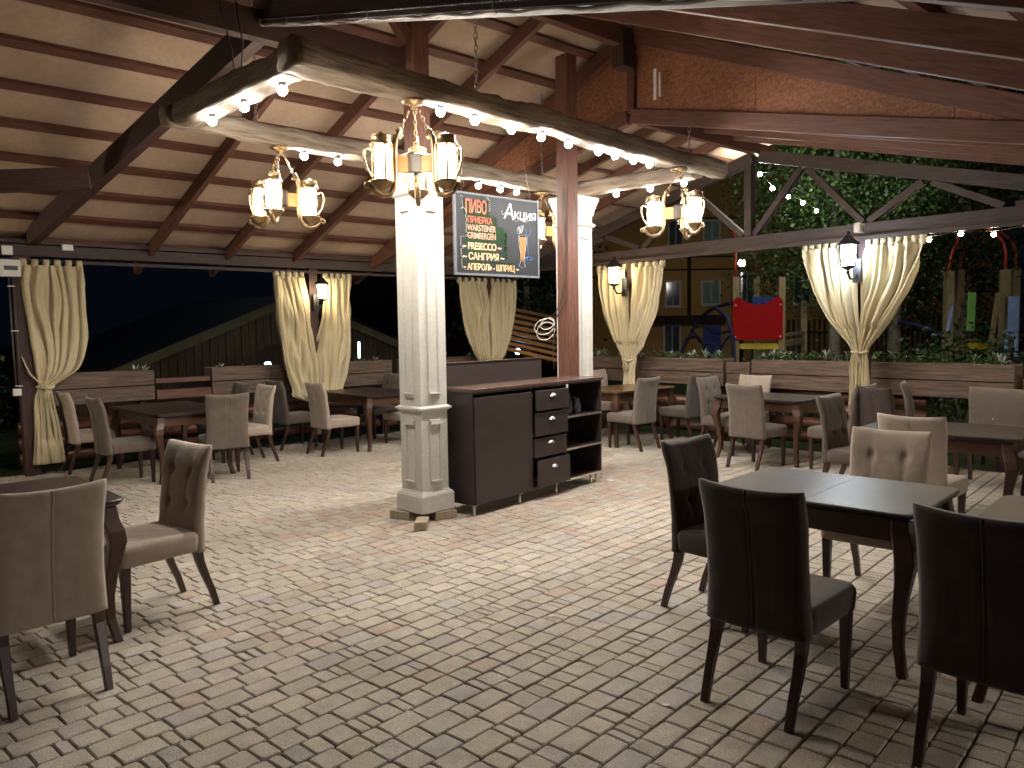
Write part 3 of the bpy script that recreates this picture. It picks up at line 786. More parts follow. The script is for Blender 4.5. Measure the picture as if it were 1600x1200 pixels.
text('ПИВО', .125, .565, .165, 'cr', bold=.004, sx=.55)
text('ПИВО', .130, .569, .158, 'cp', bold=-.002, sx=.56)
text('·ПРИЕРКА', .135, .475, .082, 'cr', bold=.001, sx=.78)
text('·WARSTEINER', .135, .405, .080, 'cp', bold=.0005, sx=.72)
text('·GRIMBERGEN', .135, .335, .080, 'cp', bold=.0005, sx=.72)
text('~ PRESECCO ~', .09, .238, .088, 'co', bold=.001, sx=.83)
text('~ САНГРИЯ ~', .09, .145, .088, 'co', bold=.001, sx=.90)
text('~ АПЕРОЛЬ - ШПРИЦ ~', .09, .052, .080, 'co', bold=.001, sx=.78)
text('А', .575, .545, .20, 'cw', shear=.15, bold=-.001)
text('кция', .705, .550, .135, 'cw', bold=-.001, shear=.05)
b = MB()
stroke(b, [(.60, .60), (.57, .575), (.555, .59), (.56, .615), (.575, .61)], .007)
stroke(b, [(.69, .54), (.75, .53), (.80, .545), (.86, .53), (.93, .565), (.98, .56)], .005)
stroke(b, [(.10, .70), (.085, .715), (.075, .70), (.09, .69), (.095, .64), (.10, .60), (.085, .59), (.08, .60), (.10, .61), (.13, .585), (.14, .56), (.13, .53), (.14, .50), (.13, .46), (.14, .43), (.13, .40), (.15, .38)], .006)
stroke(b, [(.16, .355), (.07, .345), (.07, .26), (.10, .25)], .006); stroke(b, [(.10, .245), (.07, .235), (.075, .165), (.10, .155)], .006); stroke(b, [(.09, .145), (.075, .14), (.08, .06), (.13, .05)], .006)
for i in range(6): stroke(b, [(.395, .69-.02*i), (.425, .70-.018*i)], .005)
stroke(b, [(.36, .71), (.39, .72), (.40, .70), (.38, .695)], .005)
b.build('chalk_flourish', 'cw', brd); b = MB()
# foam of the beer glass and its outline
for i in range(5): stroke(b, [(.765+.02*math.cos(k*.9+i)+.012*i, .44+.03*math.sin(k*.9)+.008*i) for k in range(8)], .006)
stroke(b, [(.77, .40), (.765, .33), (.79, .22), (.785, .14), (.765, .11), (.80, .095), (.85, .105), (.835, .135), (.84, .22), (.865, .33), (.86, .41), (.77, .40)], .005)
b.build('white_chalk_drawing', 'cw', brd)
b = MB()
for i in range(7):
    u = i/6; stroke(b, [(.778+.075*u, .385), (.79+.055*u, .24), (.795+.03*u, .15)], .008, -.0016)
b.build('beer_drawing', 'coo', brd)
b = MB()
stroke(b, [(.875, .40), (.885, .20)], .005)
for i in range(3): stroke(b, [(.895+(.05-.012*i)*math.cos(k*PI/6), .185+(.02-.005*i)*math.sin(k*PI/6)) for k in range(13)], .006)
stroke(b, [(.86, .47), (.87, .42), (.885, .40), (.91, .42), (.92, .47)], .005)
b.build('blue_glass_drawing', 'cb', brd)

# ------------------------------------------------------------------ tables
def cabriole(mb, x, y, h, sx, sy, k=1.0):
    """curved leg from apron to floor; (sx, sy) = outward directions"""
    prof = [(h, .040, -.004), (h-.07, .042, .002), (h-.13, .044, .016), (h-.19, .042, .022), (h-.26, .036, .014), (h-.36, .030, .0), (h-.48, .026, -.010), (h-.60, .023, -.008), (.05, .022, .004), (0.0, .023, .012)]
    pts = [Vector((x+sx*o*1.3, y+sy*o*1.3, z)) for z, r, o in prof]
    n = 4; vs = []; fs = []
    for (z, r, o), p in zip(prof, pts):
        c = .25*r
        for a, b2 in ((-1, -1), (1, -1), (1, 1), (-1, 1)):
            vs.append((p.x+a*r, p.y+b2*r, z))
    for i in range(len(prof)-1):
        for k2 in range(4):
            j = (k2+1) % 4; fs.append((i*4+k2, (i+1)*4+k2, (i+1)*4+j, i*4+j))
    fs.append((0, 1, 2, 3)); fs.append(tuple((len(prof)-1)*4+q for q in (3, 2, 1, 0)))
    mb.add(vs, fs, None, False)
def make_table(L, D, label, loc, rz, top='tabw', seam=True, group='dark wooden dining tables'):
    """L along local x, D along local y"""
    t = thing('dining_table', label, 'table', loc, rz, group)
    H = .76
    def outline(a, b_, r, z):
        pts = []
        for cx, cy, a0 in ((a-r, b_-r, 0), (-a+r, b_-r, PI/2), (-a+r, -b_+r, PI), (a-r, -b_+r, 1.5*PI)):
            for i in range(5):
                an = a0+PI/2*i/4; pts.append((cx+r*math.cos(an), cy+r*math.sin(an), z))
        return pts
    b = MB(); rings = [(0, H-.034), (.004, H-.030), (.0, H-.022), (.006, H-.018), (.010, H-.010), (.008, H-.004), (.016, H)]
    rings = [(.022, H-.036), (.010, H-.030), (.012, H-.022), (.0, H-.016), (.0, H-.006), (.006, H-.001), (.012, H)]
    vs = []; n = 20
    for ins, z in rings: vs += outline(L/2-ins, D/2-ins, .07, z)
    fs = []
    for i in range(len(rings)-1):
        for k in range(n):
            j = (k+1) % n; fs.append((i*n+k, i*n+j, (i+1)*n+j, (i+1)*n+k))
    fs.append(tuple(range(n-1, -1, -1))); fs.append(tuple((len(rings)-1)*n+k for k in range(n)))
    b.add(vs, fs); tp = b.build('tabletop', top, t, 0)
    if seam:
        b = MB(); b.box((0, 0, H+.0003), ((L-.03, .005, .0008) if D > L else (.005, D-.03, .0008))); b.build('leaf_seam', 'darkblk', tp)
    b = MB()
    a, c = L/2-.075, D/2-.075
    for y in (-c, c): b.box((0, y, H-.036-.055), (2*a-.06, .022, .108))
    for x in (-a, a): b.box((x, 0, H-.036-.055), (.022, 2*c-.06, .108))
    b.build('apron', 'tableg', t, .002)
    for sx in (-1, 1):
        for sy in (-1, 1):
            b = MB(); cabriole(b, sx*a, sy*c, H-.037, sx, sy); b.build('leg', 'tableg', t, .008)
    return t
RA_ = YA
tA = lambda x, y: (x, y, 0)
EG = math.radians(0)
ang7 = math.radians(46)        # direction of A for the near tables
def V(x, y): return (x, y, 0)
make_table(1.35, .98, 'wooden dining table cut by the left edge, behind the nearest grey beige chair', V(-2.83, 3.86), math.radians(43))
make_table(.92, 1.50, 'dark wooden table in front of the left planters with five chairs around it', V(-3.98, 9.02), math.radians(44))
make_table(.92, 1.35, 'dark wooden table under the bright lantern and curtain pair, left of the white column', V(-2.06, 11.0), math.radians(44))
make_table(1.30, .85, 'honey toned table just right of the sideboard', V(1.60, 10.98), math.radians(41), top='tabhoney', seam=False)
make_table(.85, 1.15, 'dark table before the right planters, below the red play panel', V(3.12, 9.28), math.radians(43))
make_table(.80, 1.03, 'near right dark table with a bluish reflection and visible centre seam', V(1.65, 3.97), math.radians(47))
make_table(.80, 1.03, 'dark table at the lower right edge, end to end with the near right table', V(2.52, 3.12), math.radians(47), seam=False)
make_table(.85, 1.15, 'dark table behind the tufted beige chair at right, in front of the buttoned settee', V(3.50, 6.20), math.radians(47), seam=False)
make_table(.85, 1.15, 'dark table at the right edge beside the settee', V(4.36, 5.25), math.radians(47), seam=False)

# ------------------------------------------------------------------ chairs
def sstep(x): x = max(0, min(1, x)); return x*x*(3-2*x)
def back_mesh(w, z0, z1, th, tuft=True, rows=2, cols=2, nx=28, nz=26, y0=-.205):
    """upholstered back; faces +y (sitter side)"""
    vs = []; fs = []
    def lean(z):
        u = (z-z0)/(z1-z0); return y0 - .085*u**1.5 - .022*sstep((u-.75)/.25)*u
    def P3(i, j, side):
        u = i/nx*2-1; v = j/nz; z = z0+(z1-z0)*v
        e = abs(u)
        tt = th*(1-.25*v)/2
        rnd = (1-max(e, 0)**8*.55)
        rz = 1-.5*max(0, (v-.93)/.07)**2
        y = lean(z) + side*tt*rnd*rz + .022*u*u*v
        ww = w/2*(1 - .04*sstep((v-.0)/.35) + .035*sstep((v-.5)/.5))
        z += .014*u*u*v*v
        y += .005*noise.noise(Vector((u*2.6+w*7, z*9, side*3)))+.002*noise.noise(Vector((u*7, z*24, side*5)))
        if side > 0 and tuft:
            d = 0
            for r in range(rows):
                for c in range(cols):
                    bu = (c+.5)/cols*2-1 if cols > 1 else 0
                    bu *= .86; bv = .46+.30*r
                    dx = (u-bu)*w/2; dz = (v-bv)*(z1-z0)
                    q = dx*dx+dz*dz
                    d += .012*math.exp(-q/.0009) + .009*math.exp(-(abs(dx)*1.0)**2/.00014 - dz*dz/.008)
                    d += .008*math.exp(-((dx-dz)**2)/.0001 - q/.006) + .008*math.exp(-((dx+dz)**2)/.0001 - q/.006) + .006*math.exp(-dz*dz/.00012 - dx*dx/.008)
            y -= d - .003
        elif side > 0: y += .004*(1-u*u)
        if side > 0: y += .010*(1-u*u)*(1-(2*v-1)**2)
        if side < 0: y -= -.005*math.exp(-(u*w/2)**2/.00002)
        return Vector((u*ww, y, z))
    for side in (1, -1):
        for j in range(nz+1):
            for i in range(nx+1): vs.append(P3(i, j, side))
    n1 = (nx+1)*(nz+1)
    for j in range(nz):
        for i in range(nx):
            a = j*(nx+1)+i
            fs.append((a, a+nx+1, a+nx+2, a+1)); fs.append((n1+a, n1+a+1, n1+a+nx+2, n1+a+nx+1))
    for j in range(nz):
        a = j*(nx+1); fs.append((a, n1+a, n1+a+nx+1, a+nx+1)); a += nx; fs.append((a, a+nx+1, n1+a+nx+1, n1+a))
    for i in range(nx):
        fs.append((i, i+1, n1+i+1, n1+i)); a = nz*(nx+1)+i; fs.append((a, n1+a, n1+a+1, a+1))
    b = MB(); b.add(vs, fs, None, True); return b, P3, nx, nz
def seat_mesh(w, d, z0, z1, yc=.02):
    b = MB(); n = 12; vs = []; fs = []
    def rr(a, c, r, z):
        pts = []
        for cx, cy, a0 in ((a-r, c-r, 0), (-a+r, c-r, PI/2), (-a+r, -c+r, PI), (a-r, -c+r, 1.5*PI)):
            for i in range(5):
                an = a0+PI/2*i/4; pts.append(Vector((cx+r*math.cos(an), yc+cy+r*math.sin(an), z)))
        return pts
    rings = [(.012, z0), (.002, z0+.008), (0, z0+.04), (-.003, z1-.04), (.0, z1-.022), (.008, z1-.008), (.022, z1-.001), (.06, z1+.006), (.14, z1+.012)]
    for ins, z in rings: vs += rr(w/2-ins, d/2-ins, max(.012, .04-ins*.2), z)
    m = 20
    for i in range(len(rings)-1):
        for k in range(m):
            j = (k+1) % m; fs.append((i*m+k, i*m+j, (i+1)*m+j, (i+1)*m+k))
    fs.append(tuple(range(m-1, -1, -1))); fs.append(tuple((len(rings)-1)*m+k for k in range(m)))
    b.add(vs, fs, None, True); return b
def sqleg(mb, pts, rad):
    """square section leg following pts"""
    vs = []; fs = []
    for p, r in zip(pts, rad):
        for a, c in ((-1, -1), (1, -1), (1, 1), (-1, 1)): vs.append((p[0]+a*r, p[1]+c*r, p[2]))
    for i in range(len(pts)-1):
        for k in range(4):
            j = (k+1) % 4; fs.append((i*4+k, i*4+j, (i+1)*4+j, (i+1)*4+k))
    fs.append((3, 2, 1, 0)); fs.append(tuple((len(pts)-1)*4+q for q in range(4)))
    mb.add(vs, fs)
def make_chair(fab):
    t = thing('dining_chair', 'x', 'chair', (0, 0, 0), 0, 'upholstered dining chairs')
    b, P3, nx, nz = back_mesh(.455, .345, .945, .085); bk = b.build('backrest', fab, t)
    b = MB(); b.tube([P3(nx/2, j, -1)-Vector((0, .0005, 0)) for j in range(0, nz+1)], .0045, 6)
    b.build('piping', fab, bk)
    seat_mesh(.465, .46, .355, .475, .035).build('seat', fab, t)
    for sx in (-1, 1):
        b = MB(); sqleg(b, [(sx*.195, .225, 0), (sx*.195, .226, .36)], [.015, .024]); b.build('leg', 'wleg', t, .004)
        pts = [(sx*.188, -.305, 0), (sx*.188, -.275, .10), (sx*.19, -.235, .20), (sx*.19, -.205, .29), (sx*.19, -.195, .352)]
        b = MB(); sqleg(b, pts, [.016, .0175, .0195, .022, .024]); b.build('leg', 'wleg', t, .004)
    reg(t); return t
PROTO = {}
def chair(x, y, face, fab, label):
    """face: world angle (deg) the sitter looks towards, measured from +x"""
    rz = math.radians(face-90)
    if fab not in PROTO:
        t = make_chair(fab); PROTO[fab] = t
        t.location = (x, y, 0); t.rotation_euler = (0, 0, rz); t['label'] = label; return t
    return dup(PROTO[fab], (x, y, 0), rz, label)
FA, FB = 44, 132           # towards the ridge direction / across it; opposite = +180
chairs = [
 (-2.20, 3.49, 136, 'beige', 'nearest chair at lower left, grey beige with its seamed back to the viewer'),
 (-2.11, 4.38, FA+180+8, 'beige', 'beige chair in side view at the end of the lower left table'),
 (-5.06, 9.24, FA, 'beige', 'pale chair nearest the knotted left curtain'),
 (-4.23, 8.36, FA, 'taupe', 'grey brown chair in side view at the near side of the left planter table'),
 (-3.24, 8.62, 122, 'taupe', 'taupe chair, back to the viewer, at the near end of the left planter table'),
 (-3.30, 9.55, FA+180, 'beige', 'small pale chair back seen over the taupe one at the left planter table'),
 (-3.80, 10.1, FA+180, 'grey', 'dark chair on the far side of the left planter table, next to the pale one'),
 (-3.08, 10.85, FA, 'grey', 'dark grey brown chair left of the pale one under the bright lantern curtains'),
 (-2.38, 10.28, FA, 'beige', 'pale beige chair in side view below the bright lantern curtains'),
 (-1.52, 11.05, FA+180, 'beige', 'beige chair peeping out left of the white column'),
 (-2.05, 11.85, FA+180, 'grey', 'dark chair behind the table immediately left of the white column'),
 (1.50, 11.95, FB+180, 'beige', 'pale chair back seen between white column and cream curtain'),
 (1.60, 10.30, FB, 'taupe', 'taupe chair pulled up to the honey toned table, nearest the sideboard'),
 (2.42, 10.92, FB, 'grey', 'dark taupe chair at the right end of the honey toned table'),
 (2.72, 9.82, FB+180, 'taupe', 'taupe chair in side view at the left end of the table below the red panel'),
 (2.80, 8.80, FA-4, 'taupe', 'taupe chair with its seamed back to the viewer at the table below the red panel'),
 (3.03, 10.05, FA+180, 'beige', 'small pale chair back on the far side of the table below the red panel'),
 (3.62, 8.52, FB, 'taupe', 'taupe chair facing left, just below the tied right curtain'),
 (4.02, 8.12, 20, 'brown', 'dark brown chair back standing right in front of the right curtain foot'),
 (3.14, 6.98, FB+180, 'grey', 'dark chair in profile left of the two beige chairs at right'),
 (3.02, 5.64, FA, 'beige', 'beige chair with seamed back towards the viewer, behind the tufted one'),
 (2.13, 4.50, FA+180+4, 'beige', 'beige tufted chair facing the viewer across the near right table'),
 (1.20, 4.26, FB+180, 'brown', 'dark brown chair at the left end of the near right table'),
 (1.155, 3.30, 45, 'brown', 'near right chair in shade-darkened brown with its seamed back and full seat side visible'),
 (1.80, 2.78, 44, 'brown', 'closest chair in shade-darkened brown, cut by the lower right corner of the view'),
 (4.62, 8.45, FB+200, 'grey', 'small grey chair behind the settee, left of the other one'),
 (5.62, 8.70, FA+180, 'taupe', 'taupe chair by the planter at the far right edge'),
]
for c in chairs: chair(*c)
# buttoned settee
st = thing('settee', 'buttoned grey brown settee at the right edge behind the dark tables', 'settee', (4.98, 7.28, 0), math.radians(FA+180-90))
b, P3, nx, nz = back_mesh(1.35, .345, .93, .10, True, 1, 4, 48, 18); bk = b.build('backrest', 'taupe', st)
for k in range(4):
    u = ((k+.5)/4*2-1)*.86; b = MB(); p = Vector((u*1.35/2*.985, -.205-.085*.5**1.5+.036, .345+.585*.5))
    b.sphere(p+Vector((0, .0, 0)), .014, 10); b.build('button', 'button', bk)
seat_mesh(1.36, .50, .34, .475, .05).build('seat', 'taupe', st)
for sx in (-1, 1):
    for yy in (.26, -.19):
        b = MB(); sqleg(b, [(sx*.62, yy, 0), (sx*.62, yy, .345)], [.017, .025]); b.build('leg', 'wleg', st, .004)

# ------------------------------------------------------------------ curtains
def interp(tab, v):
    for (a, *x), (b_, *y) in zip(tab, tab[1:]):
        if v <= b_:
            k = (v-a)/(b_-a) if b_ > a else 0
            k = k
            return [p+(q-p)*k for p, q in zip(x, y)]
    return list(tab[-1][1:])
def smoothtab(tab, v):
    # Catmull-Rom through table rows
    n = len(tab)
    for i in range(n-1):
        if v <= tab[i+1][0] or i == n-2:
            a, b_ = tab[i], tab[i+1]; k = (v-a[0])/(b_[0]-a[0]); k = max(0, min(1, k))
            pr = tab[max(i-1, 0)]; nx = tab[min(i+2, n-1)]
            out = []
            for c in range(1, len(a)):
                p0, p1, p2, p3 = pr[c], a[c], b_[c], nx[c]
                out.append(.5*((2*p1)+(-p0+p2)*k+(2*p0-5*p1+4*p2-p3)*k*k+(-p0+3*p1-3*p2+p3)*k**3))
            return out
def panel(parent, tab, nf, seed, dirv, depth=.045, tabs=5, off=-.1, nu=110, nv=70, name='curtain_panel'):
    """tab rows: (height, left, right, pleat depth) metres; local x = along wall, local y = away from the room"""
    hs = tab[0][0]; he = tab[-1][0]
    T = [(hs-r[0],)+tuple(r[1:]) for r in tab]
    vs = []; fs = []
    R = random.Random(seed); ph = [R.uniform(0, 6.3) for _ in range(6)]; am = [R.uniform(.6, 1.4) for _ in range(nf+2)]
    for j in range(nv+1):
        v = (hs-he)*j/nv; L_, R_, dp = smoothtab(T, v)
        w = R_-L_
        for i in range(nu+1):
            u = i/nu
            uu = u + .018*math.sin(2*PI*u*2+ph[0])+.012*math.sin(2*PI*u*5+ph[1]+v*1.2)
            f = uu*nf + .9*noise.noise(Vector((u*3.6+seed, v*1.3, seed*3.1))); a = am[int(max(0, min(nf, f)))]*(1-(f % 1))+am[int(max(0, min(nf, f)))+1]*(f % 1)
            y = dp*a*math.sin(2*PI*f + .5*math.sin(v*2.2+ph[2])) + dp*.35*math.sin(4*PI*f+ph[3]+v) + .03*noise.noise(Vector((u*6, v*2.4, seed))) + .008*noise.noise(Vector((u*16, v*7, seed)))
            x = L_+w*u + dp*.25*math.cos(2*PI*f)
            sag = 0
            y += .05*math.exp(-((u-.5)/.35)**2)*min(1, v)*(-1)*(w > .3)
            vs.append((x, off+y, hs-v-sag))
    for j in range(nv):
        for i in range(nu):
            a = j*(nu+1)+i; fs.append((a, a+1, a+nu+2, a+nu+1))
    b = MB(); b.add(vs, fs, None, True)
    # hanging tabs
    L_, R_ = tab[0][1], tab[0][2]
    for k in range(tabs):
        x = L_+.03+(R_-L_-.06)*k/max(1, tabs-1); hw = min(.034, .36*(R_-L_)/tabs)
        tv = []
        for q, (yy, zz) in enumerate(((off+.004, hs-.05), (off-.008, hs+.0), (off-.004, hs+.05), (off+.02, hs+.072), (off+.05, hs+.05), (off+.04, hs-.02))):
            tv += [(x-hw, yy, zz), (x+hw, yy, zz)]
        b.add(tv, [(2*q, 2*q+1, 2*q+3, 2*q+2) for q in range(5)], None, True)
    o = b.build(name, 'curtain', parent)
    md = o.modifiers.new('thick', 'SOLIDIFY'); md.thickness = .004
    return o
def tieback(parent, x, z, r, off=-.1, name='tieback', tails=True):
    b = MB()
    b.tube([(x+r*math.cos(a*PI/8), off+r*.8*math.sin(a*PI/8), z+.010*math.sin(a*PI/4+1)) for a in range(16)], .016, 8, closed=True)
    b.sphere((x-.0, off-r*.8-.016, z), .028, 10)
    if tails:
        b.tube([(x, off-r*.8-.02, z-.01), (x-.03, off-r*.8-.03, z-.08), (x-.02, off-r*.8-.025, z-.17)], [.010, .018, .022], 8, flat=.3)
        b.tube([(x, off-r*.8-.02, z-.01), (x+.035, off-r*.8-.03, z-.07), (x+.04, off-r*.8-.02, z-.14)], [.010, .016, .02], 8, flat=.3)
    return b.build(name, 'curtain', parent)
def pair(label, s, t, wall, wl, wr, ztop, ztie, zb=.25, seed=1, gap=.06, bulge=1.0, nf=6, tieoff=0, low=(.11, .12), ntab=5):
    rz = YA if wall == 'A' else math.atan2(-B2[1], -B2[0])
    o = thing('curtain', label, 'curtain', W(s, t), rz, 'cream curtains tied at the pavilion posts')
    H = ztop-ztie
    def tabf(sg, w):
        rows = []
        for v, k, dp in ((0, 1, .022), (.12, .95, .040), (.3, .855, .046), (.5, .71, .046), (.7, .50, .040), (.85, .30, .030), (.95, .16, .018), (1.0, .085/w, .012)):
            k2 = k if bulge == 1.0 else k**(1/bulge)
            inner = gap*max(0, 1-v*1.6)
            x = w*max(k2, .075/w) + tieoff*v*v*sg
            rows.append([ztop-H*v, x, inner+tieoff*v*v*sg, dp])
        rows.append([ztie-.12, .10+tieoff*sg, .0, .018]); rows.append([(ztie+zb)/2, low[0]+tieoff*sg, 0, .022]); rows.append([zb, low[1]+tieoff*sg, .0, .024])
        return [(r[0], (-r[1] if sg < 0 else r[2]), (-r[2] if sg < 0 else r[1]), r[3]) for r in rows]
    panel(o, tabf(-1, wl), nf, seed, None, tabs=ntab)
    panel(o, tabf(1, wr), nf, seed+7, None, tabs=ntab)
    tieback(o, tieoff, ztie, .085)
    return o
pair('cream curtain pair below the cool white lantern at right, tied at the middle', -1.42, TF, 'B', .72, .70, 2.52, 1.28, seed=3, nf=5, gap=.05, ntab=8, zb=.5)
pair('cream curtain pair between white column and yellow building, tied low', 2.07, TF, 'B', .64, .64, 2.50, 1.12, seed=5, nf=6, bulge=1.35)
pair('cream curtain pair with an open V gap around the bright warm lantern', 1.45, 'x' and 1.45, 'A', .60, .60, 2.40, .66, seed=9, bulge=2.6, nf=6, gap=.17) if False else None
o = pair('cream curtain pair with an open V gap around the bright warm lantern', 4.87, 1.45, 'A', .60, .60, 2.40, .70, seed=9, bulge=4.6, nf=4, gap=.16, zb=.12)
pair('cream curtain pair seen under the chalkboard', 4.87, 4.72, 'A', .66, .62, 2.42, .98, seed=12, nf=6, gap=.05, bulge=2.0)
lc = thing('curtain', 'single cream curtain knotted at the dark post on the far left', 'curtain', W(4.87, -2.15), YA, 'cream curtains tied at the pavilion posts')
tab = [(2.42, -.03, .60, .020), (2.2, -.02, .61, .034), (1.9, 0, .62, .036), (1.6, .02, .61, .036), (1.35, .05, .56, .034), (1.2, .06, .48, .03), (1.09, .08, .32, .02), (1.02, .08, .22, .012), (.9, .04, .22, .02), (.6, .02, .27, .028), (.13, -.02, .32, .03)]
panel(lc, tab, 6, 21, None, tabs=6, off=-.13)
tieback(lc, .15, 1.02, .085, off=-.13)
b = MB(); b.tube([(.12, -.2, 1.03), (.0, -.16, 1.18), (-.06, -.09, 1.38)], [.02, .03, .02], 8, flat=.3); b.build('tie_strap', 'curtain', lc)

# ------------------------------------------------------------------ wall lanterns
def make_lantern(glass, label, loc, rz):
    t = thing('wall_lantern', label, 'lantern', loc, rz, 'black coach lanterns on the posts')
    # local -y towards the room
    c = Vector((0, -.16, 0))
    b = MB(); b.lathe([(.012, .20), (.02, .19), (.01, .175), (.03, .165), (.05, .14), (.095, .10), (.10, .085), (.075, .084)], 6, c, smooth=False)
    b.lathe([(.01, -.15), (.018, -.135), (.01, -.12), (.055, -.10), (.062, -.085)], 6, c, smooth=False)
    for k in range(6):
        a = PI*k/3; b.tube([c+Vector((.060*math.cos(a), .060*math.sin(a), -.09)), c+Vector((.078*math.cos(a), .078*math.sin(a), .088))], .005, 4)
    b.build('lantern_frame', 'black', t)
    b = MB(); b.lathe([(.050, -.083), (.064, .08)], 6, c, smooth=False); b.build('glass', glass, t)
    b = MB(); b.tube([c+Vector((0, 0, -.14)), Vector((0, -.12, -.19)), Vector((0, -.05, -.19)), Vector((0, .0, -.15))], .010, 8); b.box((0, .01, -.12), (.07, .02, .2)); b.build('bracket', 'black', t)
    return t
def lant(px, py, s, t, wall, glass, label, out, sc_=1.35):
    p = W(s, t)
    base = p + (-BV if wall == 'A' else -AV)*.075
    d = base.y
    q = at(px, py, y=base.y)
    rz = YA if wall == 'A' else math.atan2(-B2[1], -B2[0])
    l = make_lantern(glass, label, (base.x, base.y, q.z), rz)
    # push the lantern out past the curtain
    for ch in [x for x in COL.objects if x.parent == l]:
        ch.location = (0, -out, 0)
    l.scale = (sc_,)*3
    b = MB(); b.beam((0, -out+.02, -.12), (0, .004, -.12), .02, .02); b.build('arm', 'black', l)
lant(1345, 402, -1.42, TF, 'B', 'lantc', 'black coach lantern with cool white light in front of the right curtain', .10)
lant(984, 432, 2.07, TF, 'B', 'lantw', 'black coach lantern with warm light in front of the curtain beside the white column', .10)
lant(488, 457, 4.87, 1.45, 'A', 'lantw', 'black coach lantern glowing in the V gap of the left curtain pair', .06, 1.15)

gl = thing('street_lamp', 'added globe lamp out of view to the right, filling the foreground with light', 'street lamp', (7.2, .2, -.06))  # added lamp, never in view; fills the foreground from the right
b = MB(); b.tube([(0, 0, 0), (0, 0, 2.9)], [.07, .045], 10); b.build('pole', 'black', gl)
b = MB(); b.sphere((0, 0, 3.03), .15, 14); b.build('lamp_globe', 'fillglobe', gl)
p_ = W(4.87, -5.1) - BV*.08
ln = make_lantern('fillside', 'added warm coach lantern on the left eave post outside the view, filling the near left with light', (p_.x, p_.y, 2.1), YA)  # added lantern, out of view; brightens the near left chairs and table
# ------------------------------------------------------------------ string lights
def string(name, label, pts, rb, glass, sagw=.0025, step=None):
    b = MB(); b.tube(pts, sagw, 5); o = tag(b.build(name, 'cabledk'), label, 'string lights')
    return o
sp_ = [W(-.10, TF+.55, 3.62), at(1187, 269, y=10.6), at(1207, 291, y=11.1), at(1232, 304, y=11.8), at(1255, 314, y=12.6), at(1276, 327, y=13.6)]
o = string('string_lights', 'string of warm bulbs running from the king post out into the birch tree', sp_, .03, 'fairy2')
for i, p in enumerate([at(1160, 253, y=sp_[0].y)]+sp_[1:]):
    b = MB(); b.sphere(p-ZV*.03, .030, 10); b.build('bulb', 'fairy2', o)
pr = [W(-1.75-.32*i, TF+.14, HT-.05-.02*math.sin(i*2.5)) for i in range(14)]
o = string('string_lights', 'string of small bulbs along the outside of the right tie beam', pr, .02, 'fairy')
for p in pr[1:]:
    b = MB(); b.sphere(p-ZV*.035, .024, 10); b.build('bulb', 'fairy', o)

# ------------------------------------------------------------------ planters and log rails
def plants(parent, L, D, z, n, seed, silver=.35, lush=1.0):
    R = random.Random(seed)
    bg = MB(); bs = MB(); bw = MB()
    for i in range(n):
        x = R.uniform(.05, L-.05); y = R.uniform(.05, D-.05); h = R.uniform(.05, .15)*lush
        if R.random() < silver:
            for k in range(9):
                a = R.uniform(0, 2*PI); e = R.uniform(.35, 1.2); l = R.uniform(.06, .12)
                d = Vector((math.cos(a)*math.cos(e), math.sin(a)*math.cos(e), math.sin(e))); s_ = d.cross(ZV).normalized()*l*.17
                p = Vector((x, y, z+h*.4+R.uniform(0, h*.4)))
                bs.add([p, p+d*l*.5+s_, p+d*l, p+d*l*.5-s_], [(0, 1, 2, 3)])
            bs.tube([(x, y, z-.01), (x, y, z+h*.6)], .004, 4)
        for k in range(int(22*lush)):
            a = R.uniform(0, 2*PI); e = R.uniform(-.2, 1.3); l = R.uniform(.02, .055)
            d = Vector((math.cos(a)*math.cos(e), math.sin(a)*math.cos(e), math.sin(e))); s_ = d.cross(Vector((R.random(), R.random(), 1))).normalized()*l*.35
            p = Vector((x+R.gauss(0, .045), y+R.gauss(0, .04), z+R.uniform(0, h)))
            bg.add([p, p+d*l*.5+s_, p+d*l, p+d*l*.5-s_], [(0, 1, 2, 3)])
        if R.random() < .4:
            p = Vector((x, y, z+h)); 
            for k in range(5):
                a = 2*PI*k/5; bw.add([p, p+Vector((.012*math.cos(a), .012*math.sin(a), .006)), p+Vector((.012*math.cos(a+.8), .012*math.sin(a+.8), .006))], [(0, 1, 2)])
    f = bg.build('foliage', 'leaf', parent); f['kind'] = 'stuff'
    if bs.v: bs.build('silver_foliage', 'silver', parent)
    if bw.v: bw.build('blossom', 'plast', parent)
def planter(p0, rz, L, label, seed, n, silver, lush=1.0, drop=0):
    """local x along the wall, -y to the room"""
    t = thing('planter_box', label, 'planter', (p0.x, p0.y, 0), rz, 'plank planters on the log railing')
    HP = 1.145-drop; D = .27
    for k, (z0, z1) in enumerate(((HP-.19, HP), (HP-.385, HP-.20))):
        b = MB(); b.box((L/2, 0, (z0+z1)/2), (L, .035, z1-z0)); b.build('front_plank', 'plank', t, .006)
    b = MB(); b.box((L/2, D, HP-.19), (L, .03, .38)); b.build('rear_plank', 'plank', t, .004)
    for x in (.018, L-.018):
        b = MB(); b.box((x, D/2, HP-.195), (.03, D-.04, .37)); b.build('end_plank', 'plank', t, .004)
    b = MB(); b.box((L/2, D/2, HP-.21), (L-.07, D-.04, .33)); b.build('soil', 'soil', t)
    for x in (.12, L-.12):
        b = MB(); b.box((x, D/2, (HP-.40)/2-.03), (.10, .16, HP-.36)); b.build('leg', 'beamdark', t, .004)
    plants(t, L, D, HP-.04, n, seed, silver, lush)
def rail(p0, rz, L, label, n=3):
    t = thing('log_railing', label, 'railing', (p0.x, p0.y, 0), rz, 'log railings around the terrace')
    for k in range(n):
        b = MB(); z = .12+.19*k; b.tube([(0, .16, z), (L*.5, .16+.01, z+.004), (L, .16, z)], .075, 12); b.build('log', 'log', t)
